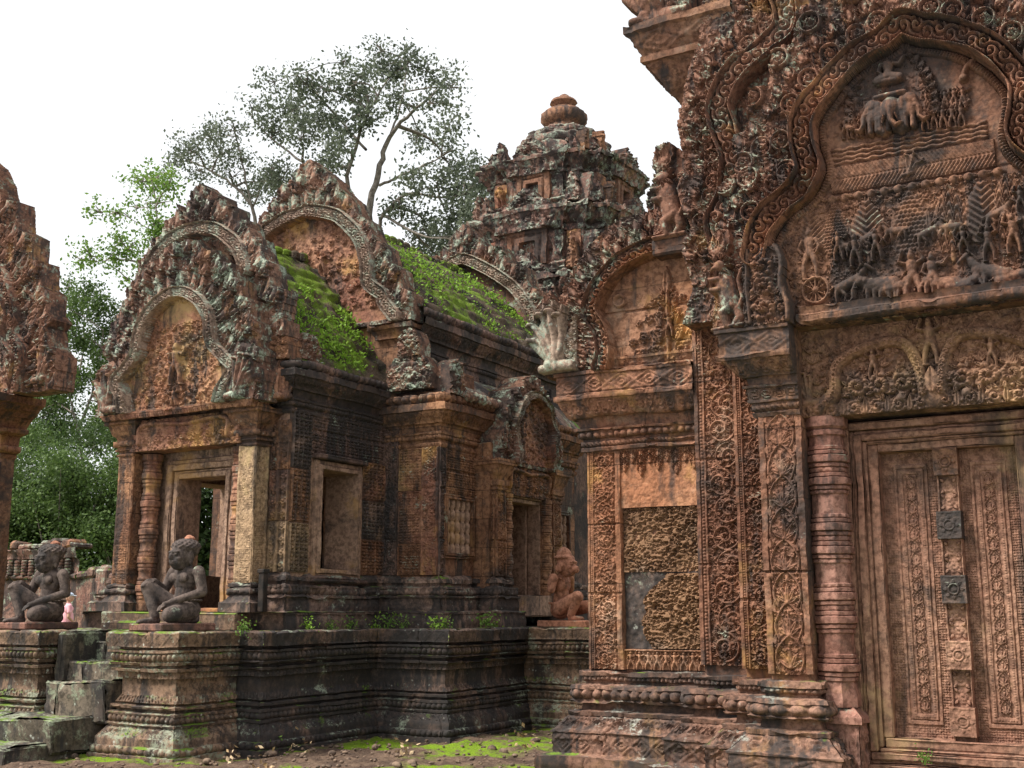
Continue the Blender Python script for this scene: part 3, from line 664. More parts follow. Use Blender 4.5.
for q in (0, 1):
    def X(x, W): return x if not q else 2*XL-x-W
    carved('pilaster', M['lib_orange'], LIB, (X(-4.49, .31), 9.17, .80), EX, EZ, .31, 1.83, .006, strip_fn('scroll', .055, .05, .036, joints=(.62, 1.2)))
    carved('carved_band', M['lib'], LIB, (X(-3.44, .41), 9.03, .86), EX, EZ, .41, 2.84, .006, strip_fn('scroll', .085, .012, .042, joints=(.78, 1.62, 2.3)))
    carved('carved_band', M['lib'], LIB, (X(-2.99, .27), 8.70, .86), EX, EZ, .27, 2.45, .006, strip_fn('scroll', .06, .0, .042, joints=(.5, 1.35)))
    b = MB(); r = Relief(.32, 1.86, .006); strip_fn('flame', .045, .045, .030, False, (.72,))(r); b.relief((X(-2.72, .32), 8.45, .84), EX, EZ, r.h, .006, None, .04)
    b.join(core(X(-2.715, .31), X(-2.715, .31)+.31, 8.475, 9.04, .74, 3.3)); b.join(core(X(-2.985, .27), X(-2.985, .27)+.27, 8.735, 9.04, .74, 3.3)); b.build('pilaster', M['lib'] if not q else M['lib_dark'], LIB)
# panel of the left wing: orange sandstone above, pitted laterite below
def garland(r):
    r.h[:] = .05
    for i in range(9):
        u = .04+i*.078; L = (.16, .09, .2, .1)[i % 4]; r.flames(u-.036, u+.036, .5-L, .5, .03, .05, .9); r.leaf(u, .5-L+.02, -math.pi/2, .06, .02, .03, .05)
    r.beads_h(.49, 0, .68, .012, .02, .05); r.h -= np.maximum(0, vnoise(r.u[None, :]*5, r.v[:, None]*5, 0., 4)-.45)*.03
carved('wall_panel', M['lib_orange'], LIB, (-4.18, 9.215, 2.13), EX, EZ, .735, .495, .006, garland)
def pitted(r):
    U, V = r.u[None, :], r.v[:, None]; f = 0
    for k, (s_, a, c) in enumerate(((34, .026, .46), (60, .018, .42), (18, .022, .30))): f = f-a*np.sqrt(np.clip(1-(worley(U+.01*vnoise(U*30, V*30, 0., 2), V*1.05, s_, k)/c)**2, 0, 1))*(vnoise(U*s_*.5, V*s_*.5, 0., k) > -.25)
    r.h += .04+f+.012*vnoise(U*5, V*5, 0., 1)+.005*vnoise(U*40, V*40, 0., 9)
    for (u, v) in ((.27, .33),): r.dome(u, v, .001, 0); w = r.win(u-.05, u+.05, v-.04, v+.04); r.h[w[0], w[1]] -= .06*np.exp(-((w[2]-u)**2+(w[3]-v)**2)/.0006)
carved('laterite_block', M['laterite'], LIB, (-4.17, 9.215, 1.595), EX, EZ, .73, .525, .006, pitted)
def broken(r):
    pitted(r); r.m = r.polygon([(.22+.05*math.sin(a*3)*.5+(-.02 if k < 3 else 0)+(.0), .0) if False else (x, y) for k, (a, x, y) in enumerate([(0, .24, .0), (1, .17, .10), (2, .15, .22), (3, .19, .30), (4, .17, .40), (5, .26, .50), (6, .34, .55), (7, .40, .61), (8, .73, .61), (9, .73, .0)])])
carved('mortar_bed', M['hall_plinth'], LIB, (-4.17, 9.205, .97), EX, EZ, .72, .622, .008, lambda r: setattr(r, 'h', .012*vnoise(r.u[None, :]*7, r.v[:, None]*5, 0., 3)+.008*vnoise(r.u[None, :]*30, r.v[:, None]*22, 0., 4)))
carved('laterite_block', M['laterite'], LIB, (-4.17, 9.19, .975), EX, EZ, .73, .612, .006, broken, mask=lambda r: r.m)
def dwarfs(r):
    for i in range(9): r.man(.05+i*.078, -.02, .17, .03, 0, arms=1 if i % 2 else 0, stride=.16, crown=False); r.leaf(.09+i*.078, .01, 1.57, .15, .014, .02)
    r.rect(0, .72, .148, .16, .03)
carved('frieze', M['lib_orange'], LIB, (-4.175, 9.20, .805), EX, EZ, .73, .16, .006, dwarfs)
# cornice of the left wing and its half pediment
CO = [(.0, 2.60), (.03, 2.625), (.05, 2.63), (.05, 2.66), (.03, 2.665, (rope, .035, .022)), (.05, 2.71), (.03, 2.715), (.03, 2.73), (.05, 2.735, (bead, .062, .035)), (.06, 2.795), (.09, 2.80), (.095, 2.82),
      (.05, 2.825), (.07, 2.90), (.12, 2.905), (.13, 2.92, (leafy, .075, .016)), (.20, 3.055), (.225, 3.06, (rope, .025, .008)), (.225, 3.105), (.205, 3.11, (lozenge, .22, .014)), (.205, 3.265), (.225, 3.27), (.225, 3.30), (-.1, 3.31)]
for q in (0, 1):
    pth = WP[:3]; pth = pth if not q else mirp(pth, XL)
    b = MB(); b.sweep(pth, CO, p=.011, joint=.75, jseed=4); b.build('cornice', M['lib'], LIB)
# capitals of the front pilasters
CAPP = [(.0, 2.68), (.03, 2.69), (.035, 2.725), (.02, 2.73, (rope, .035, .025)), (.04, 2.785), (.035, 2.79), (.06, 2.80), (.06, 2.82), (.05, 2.825, (leafy, .085, .02)), (.06, 2.90), (.085, 2.905), (.085, 2.925), (.05, 2.93), (.06, 2.985), (.10, 2.99),
        (.10, 3.0, (leafy, .07, .016)), (.19, 3.10), (.23, 3.105, (rope, .025, .006)), (.235, 3.145), (.215, 3.15, (lozenge, .20, .012)), (.215, 3.30), (.24, 3.31), (.24, 3.335), (-.1, 3.34)]
for q in (0, 1):
    pth = [(-2.72, 9.03), (-2.72, 8.45), (-2.40, 8.45)]; b = MB()
    b.sweep(pth if not q else mirp(pth, XL), CAPP, p=.009, joint=0, caps=(bool(q), not q))
    b.box(*((-2.62, -2.402) if not q else (2*XL+2.402, 2*XL+2.62)), 8.46, 9.0, 2.71, 3.34, p=.05, c=.01)
    b.build('capital', M['lib_dark'] if q == 0 else M['lib'], LIB)
# colonnettes
def colprof(z0, z1, r):
    P = [(r*1.18, 0), (r*1.18, .04), (r*1.05, .06)]; k = lambda t, w: P.append((r*w, t))
    for c in (.13, .29, .37, .53, .61, .77, .85) if z1-z0 > 1.9 else (.14, .32, .50, .68, .86):
        for d, wd in ((-.075, 1.0), (-.07, 1.10), (-.055, 1.10), (-.05, 1.0), (-.045, 1.16), (-.028, 1.16), (-.025, 1.02), (-.018, 1.26), (.0, 1.28), (.018, 1.26), (.025, 1.02), (.028, 1.16), (.045, 1.16), (.05, 1.0), (.055, 1.10), (.07, 1.10), (.075, 1.0)):
            k(c+d*(.62 if z1-z0 > 1.9 else .95), wd)
    k(.93, 1.0); k(.935, 1.16); k(.95, 1.16); k(.955, 1.02); k(.965, 1.28); k(1., 1.28)
    return [(a, z0+t*(z1-z0)) for a, t in P]
for q in (-1, 1):
    b = MB(); x = XL+q*.80; b.lathe(x, 8.66, colprof(.62, 2.68, .122), 48, True, pat=lambda a, z: .004*np.cos(a*16)*np.cos(z*160))
    b.sweep([(x-.16, 8.9), (x-.16, 8.52), (x+.16, 8.52), (x+.16, 8.9)], [(.02, -.02), (.02, .14), (.0, .15, (leafy, .08, .015)), (0, .50), (.03, .51), (.03, .56), (-.04, .62), (-.2, .63)], p=.012, joint=0)
    b.build('colonnette', M['col'], LIB, .5)
# blind door with its frame
fr = MB(); dz0, dz1, dw = .40, 2.42, .468
for i, (o, y, t) in enumerate(((0, 8.80, .07), (.07, 8.775, .03), (.10, 8.74, .055), (.155, 8.765, .03), (.185, 8.72, .065))):
    a = dw+o
    for s_ in (-1, 1): fr.box(*sorted((XL+s_*a+.0, XL+s_*(a+t+.004))), y, 9.1, dz0-o*.9, dz1+o*.9+t*.9, p=.04, c=.008)
    fr.box(XL-a-.0, XL+a+.0, y+.0015, 9.1, dz1+o*.9+.002, dz1+(o+t)*.9+.002, p=.04, c=.008)
    fr.box(XL-a-t*.9, XL+a+t*.9, y-.0015, 9.1, dz0-(o+t)*.95, dz0-o*.95, p=.04, c=.008)
fr.box(XL-dw-.25, XL+dw+.25, 8.66, 9.1, -.05, .16, p=.05, c=.012)
fr.build('door_frame', M['door'], LIB)
DOOR = None
def leaf_panel(r):
    W, H = r.W, r.H
    r.tapestry(0, W, 0, H, .036, .008); 
    for k, (i, a) in enumerate(((.085, .016), (.105, .004), (.115, .018), (.15, .006))): r.rect(i, W-i, i*1.1, H-i*1.1, a)
    for x in (.1325, W-.1325): r.beads_v(x, .16, H-.16, .0075, .013, .012, 2.3)
    r.beads_h(.147, .13, W-.13, .0075, .013, .012, 2.3); r.beads_h(H-.147, .13, W-.13, .0075, .013, .012, 2.3)
    r.flames(.165, W-.165, .18, H-.18, .016, .006, 1.25)
    r.h += vnoise(r.u[None, :]*9, r.v[:, None]*9, 0., 3)*.003
for q in (-1, 1):
    w_ = .405; x0 = XL-dw if q < 0 else XL+dw-w_
    o = carved('door_leaf', M['door'], LIB, (x0, 8.92, dz0), EX, EZ, w_, dz1-dz0, .005, leaf_panel, .05)
def post(r):
    for i in range(5):
        c = .13+i*.448
        for q in (.17, .28):
            if c+q < r.H-.03: r.curl(r.W/2, c+q, .055, .012, 1 if q < .2 else -1, .0); [r.leaf(r.W/2+e*.03, c+q+f*.03, math.atan2(f, e), .035, .012, .014, .01) for e in (-1, 1) for f in (-1, 1)]
    r.rect(0, .01, 0, r.H, .022); r.rect(r.W-.01, r.W, 0, r.H, .022); r.h += .012
carved('door_post', M['door'], LIB, (XL-.072, 8.872, dz0), EX, EZ, .144, dz1-dz0, .005, post, .06)
for i in range(5):
    c = dz0+.13+i*.448
    def boss(r):
        r.rect(0, r.W, 0, r.H, .003); r.rect(.012, r.W-.012, .012, r.H-.012, 0); m = r.W/2
        r.ring(m, r.H/2, .034, .007, .012); r.dome(m, r.H/2, .022, .008)
        for k in range(8): r.leaf(m+.042*math.cos(k*.785), r.H/2+.042*math.sin(k*.785), k*.785, .03, .014, .008)
    b = MB(); r = Relief(.164, .19, .004); boss(r); b.relief((XL-.082, 8.79, c-.095), EX, EZ, r.h, .004, None, .11); b.box(XL-.08, XL+.08, 8.795, 8.93, c-.0935, c+.0935, p=.03, c=.004)
    b.build('door_boss', M['hall_plinth'] if i in (2, 3) else M['lib_dark'] if i == 4 else M['door'], LIB, .5)
# lintel: garland, beasts and foliage
def lintel(r):
    W, H = r.W, r.H; m = W/2; full = np.ones_like(r.h, bool)
    r.foliage(full, .014, .045, .045, .0, 5, 1600)
    r.h *= .85
    for s_ in (-1, 1):
        P = [(m+s_*.06, .12), (m+s_*.10, .35), (m+s_*.22, .50), (m+s_*.50, .46), (m+s_*.66, .36), (m+s_*.69, .16), (m+s_*.80, .06)]
        r.line(catmull(P, 8), .040, .046, .05, .03)
        for a_ in catmull(P, 6): r.curl(a_[0], a_[1], .034, .05, s_, .05, a_[0]*9)
        for k in range(3): r.curl(m+s_*(.20+.16*k), .20, .095, .065, s_*(1 if k % 2 else -1), .02, k*1.3); [r.leaf(m+s_*(.20+.16*k)+.07*math.cos(a_), .20+.07*math.sin(a_), a_+.6*s_, .06, .018, .055, .01) for a_ in (0, 1, 2, 3, 4, 5)]
        r.man(m+s_*.40, .24, .22, .05, .02, arms=1); r.beast(m+s_*.83, .0, .24, .055, .01, d=-s_); r.naga(m+s_*.88, .1, .25, s_, .05, .01)
        r.curl(m+s_*.12, .20, .08, .07, -s_, .01); r.dome(m+s_*.22, .09, .04, .07)
    r.man(m, .30, .34, .06, .02, arms=1); r.dome(m, .12, .11, .06, rv=.13, base=.01); r.leaf(m, .1, 1.57, .2, .06, .03, .06)
    r.beads_h(.012, 0, W, .014, .03)
    for k in range(12): r.curl(.06+k*(W-.12)/11, .05, .065, .055, 1 if k > 5 else -1, .01, k*.9); r.leaf(.06+(k+.5)*(W-.12)/11, .0, 1.57, .12, .03, .05)
LW = 1.86
carved('lintel', M['lintel'], LIB, (XL-LW/2, 8.55, 2.675), EX, EZ, LW, .70, .006, lintel, .5)
# ---- main pediment
PY = 8.38; U0, V0 = -3.02, 3.30
def pp(pts, Y=PY, u0=U0, v0=V0): return [(x-u0, z-v0) for x, z in pxY(pts, Y)]
PW = 2*(XL-U0); r = Relief(PW, 3.6, .0065); cx = PW/2
archL = pp([(757, 258), (763, 232), (780, 207), (801, 190), (811, 171), (806, 150), (804, 128), (813, 106), (830, 82), (850, 62), (870, 48), (883, 41)], 8.30)
arch = archL+[(cx, archL[-1][1]+.07)]+[(2*cx-u, v) for u, v in reversed(archL)]
top = archL[-1][1]
outl = [(0.02, .02), (0.0, .25), (.06, .55), (.0, .8), (.12, .95), (.08, 1.2), (.22, 1.3), (.2, 1.6), (.33, 1.65), (.36, 1.95), (.5, 1.95), (.55, 2.25), (.7, 2.25), (.78, 2.55), (.93, 2.55), (1.02, 2.85), (1.15, 2.82), (1.28, 3.15), (1.38, 3.1), (cx, 3.55)]
outl = outl+[(2*cx-u, v) for u, v in reversed(outl[:-1])]
sil = r.polygon(outl); tymp = r.polygon([(u, v) for u, v in catmull(arch)]+[(2*cx-archL[0][0], 0.02), (archL[0][0], .02)])
fol = sil & ~tymp
r.foliage(fol, .018, .045, .040, .0, 11, 2200, up=lambda u, v: math.pi/2+(cx-u)*.5)
r.gate = fol; r.crest(arch, [('r', .18, .082, .088, .075, .02), ('f', .28, .12, .05, .07, .025), ('r', .50, .09, .098, .075, .02), ('f', .62, .14, .055, .07, .025), ('r', .86, .09, .1, .07, .02)]); r.gate = None; r.mirror()
# tympanum
r.h = np.where(tymp, .0, r.h); r.gate = tymp
gy = atY(900, 322, 8.30)[2]-V0
def tp(x, y): return pp([(x, y)], 8.36)[0]
# ground ledge
for (x, y, H, kind) in ((822, 262, .50, 0), (838, 240, .0, 0)): pass
base_v = .19
# upper heaven: god on a three-headed elephant under a leaf halo
e = tp(893, 132); u, v = e
halo = [(u-.27, v+.04), (u-.26, v+.28), (u-.17, v+.50), (u, v+.70)]; halo = halo+[(2*u-a_, b_) for a_, b_ in reversed(halo[:-1])]
hm = r.polygon([tuple(p) for p in catmull(halo)]); r.gate = hm; r.foliage(hm, .014, .03, .03, .01, 66, 260); r.gate = tymp; r.h = np.where(hm, np.maximum(r.h, .022), r.h)
r.crest(halo, [('f', -.005, .085, .028, .05, .03)])
for sd, L_ in ((1, .36), (-1, .36)): r.beast(u-sd*.02, v, L_, .05, .045, d=sd, ele=True)
r.dome(u, v+.17, .085, .13, rv=.10); r.dome(u-.085, v+.18, .05, .10, rv=.07); r.dome(u+.085, v+.18, .05, .10, rv=.07); r.line([(u, v+.16), (u+.008, v+.06), (u+.04, v+.01), (u+.075, v+.03)], .036, .018, .14)
for q in (-1, 1): r.cap((u+q*.04, v+.10), (u+q*.06, v+.04), .013, .008, .14); r.cap((u+q*.06, v+.12), (u+q*.06, v+.0), .035, .035, .08)
r.cap((u-.1, v+.27), (u+.1, v+.27), .03, .03, .10); r.man(u, v+.36, .34, .055, .07, seat=True, arms=2); r.flame(u, v+.56, 1.57, .12, .035, .06, .07)
for i_, x in enumerate((846, 855, 864, 926, 935, 944, 953, 962)):
    a, b_ = tp(x, 134-(x-893)*.1); r.man(a, b_, .17, .05, .01, arms=i_ % 3); r.curl(a+.03, b_+.17+.03*(i_ % 2), .045, .04, 1); r.man(a+.02, b_+.15, .15, .045, .0, arms=(i_+1) % 3)
# bands of cloud waves and slanting rain
a0 = tp(836, 160); a1 = tp(984, 142); zc = tp(900, 134)[1]
for k in range(4):
    z = zc-.03-k*.034; r.line([(a0[0]-.02+i*.018, z+.006*math.sin(i*1.1+k)) for i in range(int((a1[0]-a0[0]+.06)/.018))], .013, .013, .028)
z1 = zc-.16; z0 = tp(900, 182)[1]; W_ = r.win(a0[0]-.04, a1[0]+.06, z0, z1)
zm = (z0+z1)/2; xx = W_[2]+0*W_[3]; zz = W_[3]+0*W_[2]
ok = (xx > a0[0]-.05-.08*(z1-zz)/.3) & (xx < a1[0]+.07) & (zz > z0) & (zz < z1)
lines = .5+.5*np.cos((xx*1.0+np.where(zz > zm, 1, 1)*np.abs(zz-zm)*.7)*2*math.pi/.028)
r.put(W_, np.where(ok, .018+.014*lines*(np.abs(zz-zm) > .008), 0))
r.naga((a0[0]+a1[0])/2, zm-.06, .17, 1, .045, .01, 3)
for k in range(13):
    a = a0[0]-.05+k*(a1[0]-a0[0]+.12)/12; r.dome(a, z0-.045, .035, .045); r.cap((a+.01, z0-.03), (a+.05, z0-.05), .018, .008, .05); r.leaf(a-.03, z0-.05, 2.8, .06, .02, .04)
# forest and fighters
zt = tp(900, 305)[1]; zr = z0-.09
for i, (x, H, W_, kd) in enumerate(((812, .36, .20, 0), (836, .40, .22, 1), (868, .44, .27, 0), (912, .52, .29, 1), (952, .50, .27, 2), (985, .46, .26, 0), (1010, .46, .26, 2), (1040, .44, .25, 1), (1075, .40, .24, 0))):
    a = tp(x, 240)[0]; r.tree(a, zr-H+.02, H, W_, .05, 0, kd)
for i, x in enumerate((850, 872, 895, 930, 950, 1000, 1020)):
    a = tp(x, 232)[0]; r.beast(a, zr-.42+.03*(i % 3), .20, .045, .02, d=1 if i % 2 else -1, rear=bool(i % 2)); r.leaf(a, zr-.42, 1.6, .3, .03, .02, .01)
a, b_ = tp(816, 293); r.ring(a, b_+.02, .095, .014, .05); r.dome(a, b_+.02, .025, .06)
for k in range(12): r.cap((a, b_+.02), (a+.09*math.cos(k*.5236), b_+.02+.09*math.sin(k*.5236)), .007, .006, .045)
r.man(tp(811, 282)[0], b_+.10, .40, .07, 0, arms=0)
for (x, y, L, d, el, re) in ((852, 303, .28, 1, False, True), (880, 303, .30, -1, True, False), (895, 303, .26, 1, False, False), (945, 300, .26, -1, True, False), (962, 300, .24, 1, True, False), (992, 297, .34, -1, False, True), (1016, 296, .30, 1, False, False)):
    a, b_ = tp(x, y); r.beast(a, b_, L, .07, 0, d, el, re)
for i, (x, y, H) in enumerate(((878, 262, .24), (914, 301, .36), (934, 299, .33), (857, 268, .24), (990, 262, .25), (840, 262, .22), (965, 255, .2), (1015, 255, .28), (1040, 296, .34), (1065, 296, .34), (1022, 215, .2))):
    a, b_ = tp(x, y); r.man(a, b_, H, .065, .02, arms=i % 3, stride=.13)
r.foliage(tymp & (r.h < .006) & ((r.v[:, None]+0*r.u[None, :]) < zr-.05) & ((r.v[:, None]+0*r.u[None, :]) > zt+.0), .016, .03, .026, 0, 3, 260)
r.gate = sil
bandm = r.band(arch, .185, naga_band(.14, .075, per=.085), smooth=True)
lip = [(u+(cx-u)*.0, v) for u, v in arch]
r.gate = None
Pc = np.array(catmull(arch)); dc = np.diff(Pc, axis=0); dc = np.vstack([dc, dc[-1:]]); ln = np.linalg.norm(dc, axis=1)+1e-9
lipc = [(p[0]+d[1]/l*.125, p[1]-d[0]/l*.125) for p, d, l in zip(Pc, dc, ln)]
r.gate = tymp & ~bandm; r.band(lipc, .055, lambda D, S: .02+.045*np.sqrt(np.maximum(0, 1-D*D))*(.75+.25*np.cos(S*2*math.pi/.022)), smooth=False)
for sx_ in (-1, 1):
    a_, b_ = pp([(840, 104)], 8.36)[0]; a_ = a_ if sx_ < 0 else 2*cx-a_
    r.line([(a_+sx_*.12*math.cos(t*.35)-sx_*.0, b_+.0+.12*math.sin(t*.35)) for t in range(0, 10)], .022, .022, .06); r.dome(a_-sx_*.12, b_+.0, .035, .07)
r.gate = None
r.gate = tymp & ~bandm; r.foliage(r.gate & (r.h < .004) & ((r.v[:, None]+0*r.u[None, :]) < zr+.02), .010, .028, .036, 0, 33, 1300); r.gate = None
r.groove(.3, 2.7, tp(900, 182)[1]-.004, tp(900, 182)[1]+.003, .008)
b = MB(); b.relief((U0, PY, V0), EX, EZ, r.h, .0065, sil, .16, True); PED = b.build('pediment', M['lib_up'], LIB, .35)
# tympanum gets its own redder stone: a thin sheet of the same carving, so split the mesh by region
tm = MB(); keep = tymp & ~bandm
me = PED.data; me.materials.append(M['lib_dark']); me.materials.append(M['lib'])
cen = np.zeros(len(me.polygons)*3); me.polygons.foreach_get('center', cen); cen = cen.reshape(-1, 3)
iu = np.clip(((cen[:, 0]+XL-U0)/r.p).astype(int), 0, r.nu-1); iv = np.clip(((cen[:, 2]-V0)/r.p).astype(int), 0, r.nv-1)
mi = np.where(bandm[iv, iu], 2, np.where(tymp[iv, iu], 1, 0)); me.polygons.foreach_set('material_index', mi.astype(np.int32))
# ledge under the scene
b = MB(); b.sweep([(-2.33, 8.6), (-2.33, 8.29), (2*XL+2.33, 8.29), (2*XL+2.33, 8.6)], [(-.05, 3.325), (.0, 3.33), (.02, 3.35, (rope, .03, .01)), (.02, 3.40), (.0, 3.405), (.01, 3.46), (-.1, 3.475)], p=.011, joint=.7)
b.build('ledge', M['lib_dark'], LIB)
# serpent-arch ends with standing guardians at the two lower corners
def arch_end(r):
    W, H = r.W, r.H
    m = r.polygon([(0, 0), (W, 0), (W*.98, H*.25), (W*.86, H*.55), (W*.9, H*.8), (W*.78, H), (W*.1, H), (0, H*.75)])
    r.m = m; r.gate = m; r.foliage(m, .02, .045, .05, .03, 4, 300); r.h = np.where(m, np.maximum(r.h, .02), r.h)
    r.line(catmull([(W*.93, .03), (W*.92, H*.25), (W*.8, H*.5), (W*.84, H*.8), (W*.72, H*.98)]), .028, .028, .09); r.line(catmull([(W*.12, H*.98), (W*.10, H*.5), (W*.14, .03)]), .02, .02, .08)
    for k in range(3): r.curl(W*.45, H*(.2+.27*k), .11, .09, 1 if k % 2 else -1, .02)
for q in (0, 1):
    w_ = .36; x0 = -2.73; x0 = x0 if not q else 2*XL-x0-w_
    carved('arch_end', M['lib_dark'], LIB, (x0, 8.27, 3.335), EX, EZ, w_, .60, .006, arch_end, .14, mask=lambda r: r.m)
def garuda(r):
    W, H = r.W, r.H; m = r.polygon([(0, 0), (W, 0), (W, H*.86), (W*.8, H*.92), (W*.5, H), (W*.18, H*.95), (0, H*.8), (W*.1, H*.62), (W*.02, H*.5), (W*.1, H*.3), (0, H*.2)])
    r.m = m; r.gate = m; r.foliage(m, .018, .035, .035, .0, 9, 160); r.h = np.where(m, np.maximum(r.h, .012), r.h)
    k = W/.27; u, v = W*.46, .03*k
    P = lambda x, y: (u+x*k, v+y*k)
    r.cap(P(.03, .16), P(-.01, .34), .075*k, .085*k, .09, .03); r.dome(*P(-.035, .46), .062*k, .11, rv=.06*k, base=.03); r.cap(P(-.06, .445), P(-.10, .43), .034*k, .02*k, .11, .03)
    for j in range(9): a_ = j/9*6.28; r.leaf(*P(-.03+.045*math.cos(a_), .46+.045*math.sin(a_)), a_, .06*k, .018*k, .12, .02)
    for y in (.36, .28): r.line([P(-.04, y), P(-.12, y+.0), P(-.13, y+.09)], .032*k, .024*k, .09, .04)
    r.line([P(.05, .15), P(-.03, .10), P(.0, .0)], .05*k, .03*k, .09, .03); r.line([P(.07, .14), P(.10, .06), P(.06, .0)], .045*k, .03*k, .08, .02)
    r.line([P(.08, .1), P(.13, .2), P(.10, .34), P(.13, .42)], .022*k, .018*k, .07, .02); r.curl(*P(.11, .44), .05*k, .08, 1, .02)
    r.cap((0.01, v-.015), (W-.02, v), .022, .022, .10)
    for j, a_ in enumerate((2.3, 1.95, 1.6, 1.25)): r.flame(*P(-.03, .53), a_, .24*k, .055*k, .09, .03)
for q in (0, 1):
    w_ = .27; x0 = -2.99; x0 = x0 if not q else 2*XL-x0-w_
    o = carved('guardian_relief', M['lib_up'], LIB, (x0, 8.29, 3.335), EX, EZ, w_, .80, .006, garuda, .12, mask=lambda r: r.m)
# ---- second pediment, a step behind and higher
QY = 8.74; u0, v0 = -3.42, 3.55
r = Relief(2*(XL-u0), 4.3, .0075); cx = XL-u0
def p2(pts, Y=QY-.06): return pp(pts, Y, u0, v0)
s1 = p2([(728, 250), (722, 222), (733, 190), (737, 160), (728, 133), (724, 108), (740, 76), (768, 50), (786, 30), (787, 8), (778, -20), (782, -60)])
s1 = s1+[(s1[-1][0]+.12, s1[-1][1]+.5), (s1[-1][0]+.45, s1[-1][1]+.95)]
full = s1+[(cx, max(v for u, v in s1)+.35)]+[(2*cx-u, v) for u, v in reversed(s1)]
ol = [(0, .0), (.10, .3), (.02, .6), (.10, .8), (.0, 1.1), (.07, 1.35), (.0, 1.7), (.06, 1.95), (.12, 2.2), (.22, 2.4), (.26, 2.75), (.42, 2.85), (.5, 3.2), (.7, 3.3), (.85, 3.7), (1.1, 3.75), (1.3, 4.1), (cx, 4.28)]
ol = ol+[(2*cx-u, v) for u, v in reversed(ol[:-1])]; sil = r.polygon(ol); inn = r.polygon([tuple(p) for p in catmull(full)])
r.foliage(sil & ~inn, .02, .05, .04, 0, 21, 1800, up=lambda u, v: 1.57+(cx-u)*.4); r.gate = sil & ~inn; r.crest(full, [('r', .185, .068, .074, .07, .02), ('f', .27, .13, .05, .07, .025)]); r.gate = None; r.mirror(); r.h = np.where(inn, .01, r.h)
r.foliage(inn & (r.u[None, :] < .75), .03, .06, .05, 0, 22, 400); r.foliage(inn & (r.u[None, :] > 2*cx-.75), .03, .06, .05, 0, 23, 300)
r.gate = sil; bm = r.band(full, .215, naga_band(.13, .085, per=.10)); r.gate = None
b = MB(); b.relief((u0, QY, v0), EX, EZ, r.h, .0075, sil, .25, True); b.build('pediment', M['lib_up'], LIB, .35)
# upper storey wall, its corner capital and the half vaults of the wings
b = core(-3.42, 2*XL+3.42, 9.06, 12.0, 3.6, 7.2); b.build('upper_wall', M['lib_dark'], LIB)
UC = [(.0, 5.30), (.03, 5.31), (.03, 5.36), (.01, 5.37, (leafy, .08, .02)), (.03, 5.50), (.07, 5.51), (.07, 5.55), (.04, 5.56), (.08, 5.66), (.15, 5.70), (.16, 5.74), (.16, 5.75, (leafy, .10, .02)), (.27, 5.92), (.31, 5.93), (.31, 5.98), (.30, 5.99, (lozenge, .24, .015)), (.38, 6.16), (.42, 6.18), (.42, 6.25), (-.1, 6.27)]
for q in (0, 1):
    pth = [(-3.45, 10.2), (-3.45, 9.10), (-2.9, 9.10)]; b = MB(); b.sweep(pth if not q else mirp(pth, XL), UC, p=.014, joint=.5); b.build('capital', M['lib_dark'], LIB)
def nagaend(r):
    W, H = r.W, r.H; r.naga(W*.52, .0, H*.88, -1, .13, .02, 5); r.foliage(r.polygon([(W*.35, 0), (W, 0), (W, H*.95), (W*.75, H), (W*.6, H*.6), (W*.4, H*.35)]), .025, .05, .07, .02, 4, 120)
    r.cap((W*.18, .03), (W, .03), .05, .05, .12, .02); r.gate = None; r.m = r.h > .012
for q in (0,):
    carved('serpent_head', M['lib_up'], LIB, (-3.90, 8.80, 6.24), EX, EZ, .62, .85, .009, nagaend, .16, mask=lambda r: r.m)
# half pediment over the left wing
HY = 9.04; u0, v0 = -4.92, 3.29
def p3(pts, Y=HY-.04): return pp(pts, Y, u0, v0)
r = Relief(1.56, 1.75, .0065)
ol = p3([(546, 379), (540, 355), (543, 325), (538, 303), (548, 288), (556, 303), (563, 285), (572, 268), (583, 250), (592, 240), (606, 226), (622, 216), (640, 212), (660, 206), (676, 200), (694, 192), (700, 192), (705, 370)])
hb = p3([(604, 376), (607, 352), (602, 330), (594, 312), (603, 288), (619, 268), (642, 254), (664, 246), (690, 241)])
sil = r.polygon(ol); inn = r.polygon([tuple(p) for p in catmull(hb)]+p3([(702, 240), (704, 376)]))
r.foliage(sil & ~inn, .022, .05, .05, 0, 31, 700, up=lambda u, v: 1.9); r.gate = sil & ~inn; r.crest(hb, [('f', .07, .15, .052, .075, .02), ('f', .18, .15, .055, .07, .02)]); r.gate = None; r.h = np.where(inn, .005, r.h); r.gate = inn
c = p3([(668, 358)])[0]
r.line([(c[0], c[1]), (c[0], c[1]+.62)], .02, .015, .05)
for k in range(4):
    z = c[1]+.08+k*.15; rr = .085-.014*k
    for s_ in (-1, 1): r.curl(c[0]+s_*rr*1.35, z, rr, .06, s_); r.leaf(c[0]+s_*rr*.8, z+rr*.7, 1.57-s_*.5, rr*1.6, rr*.4, .055); r.curl(c[0]+s_*rr*3.1, z-.02, rr*.85, .055, -s_); r.curl(c[0]+s_*rr*4.6, z-.05, rr*.6, .05, s_, 0, k)
r.leaf(c[0], c[1]+.55, 1.57, .25, .05, .06); r.man(c[0]+.02, c[1]+.18, .2, .05, .03, arms=1); r.ring(p3([(637, 318)])[0][0]-.17, p3([(620, 300)])[0][1], .05, .014, .05)
r.gate = sil; r.band(hb, .15, naga_band(.11, .06, per=.08)); r.gate = None
r.groove(0, 1.6, p3([(600, 314)])[0][1]-.004, p3([(600, 314)])[0][1]+.003, .02)
b = MB(); b.relief((u0, HY, v0), EX, EZ, r.h, .0065, sil, .13, True); HP = b.build('half_pediment', M['lib_up'], LIB, .6)
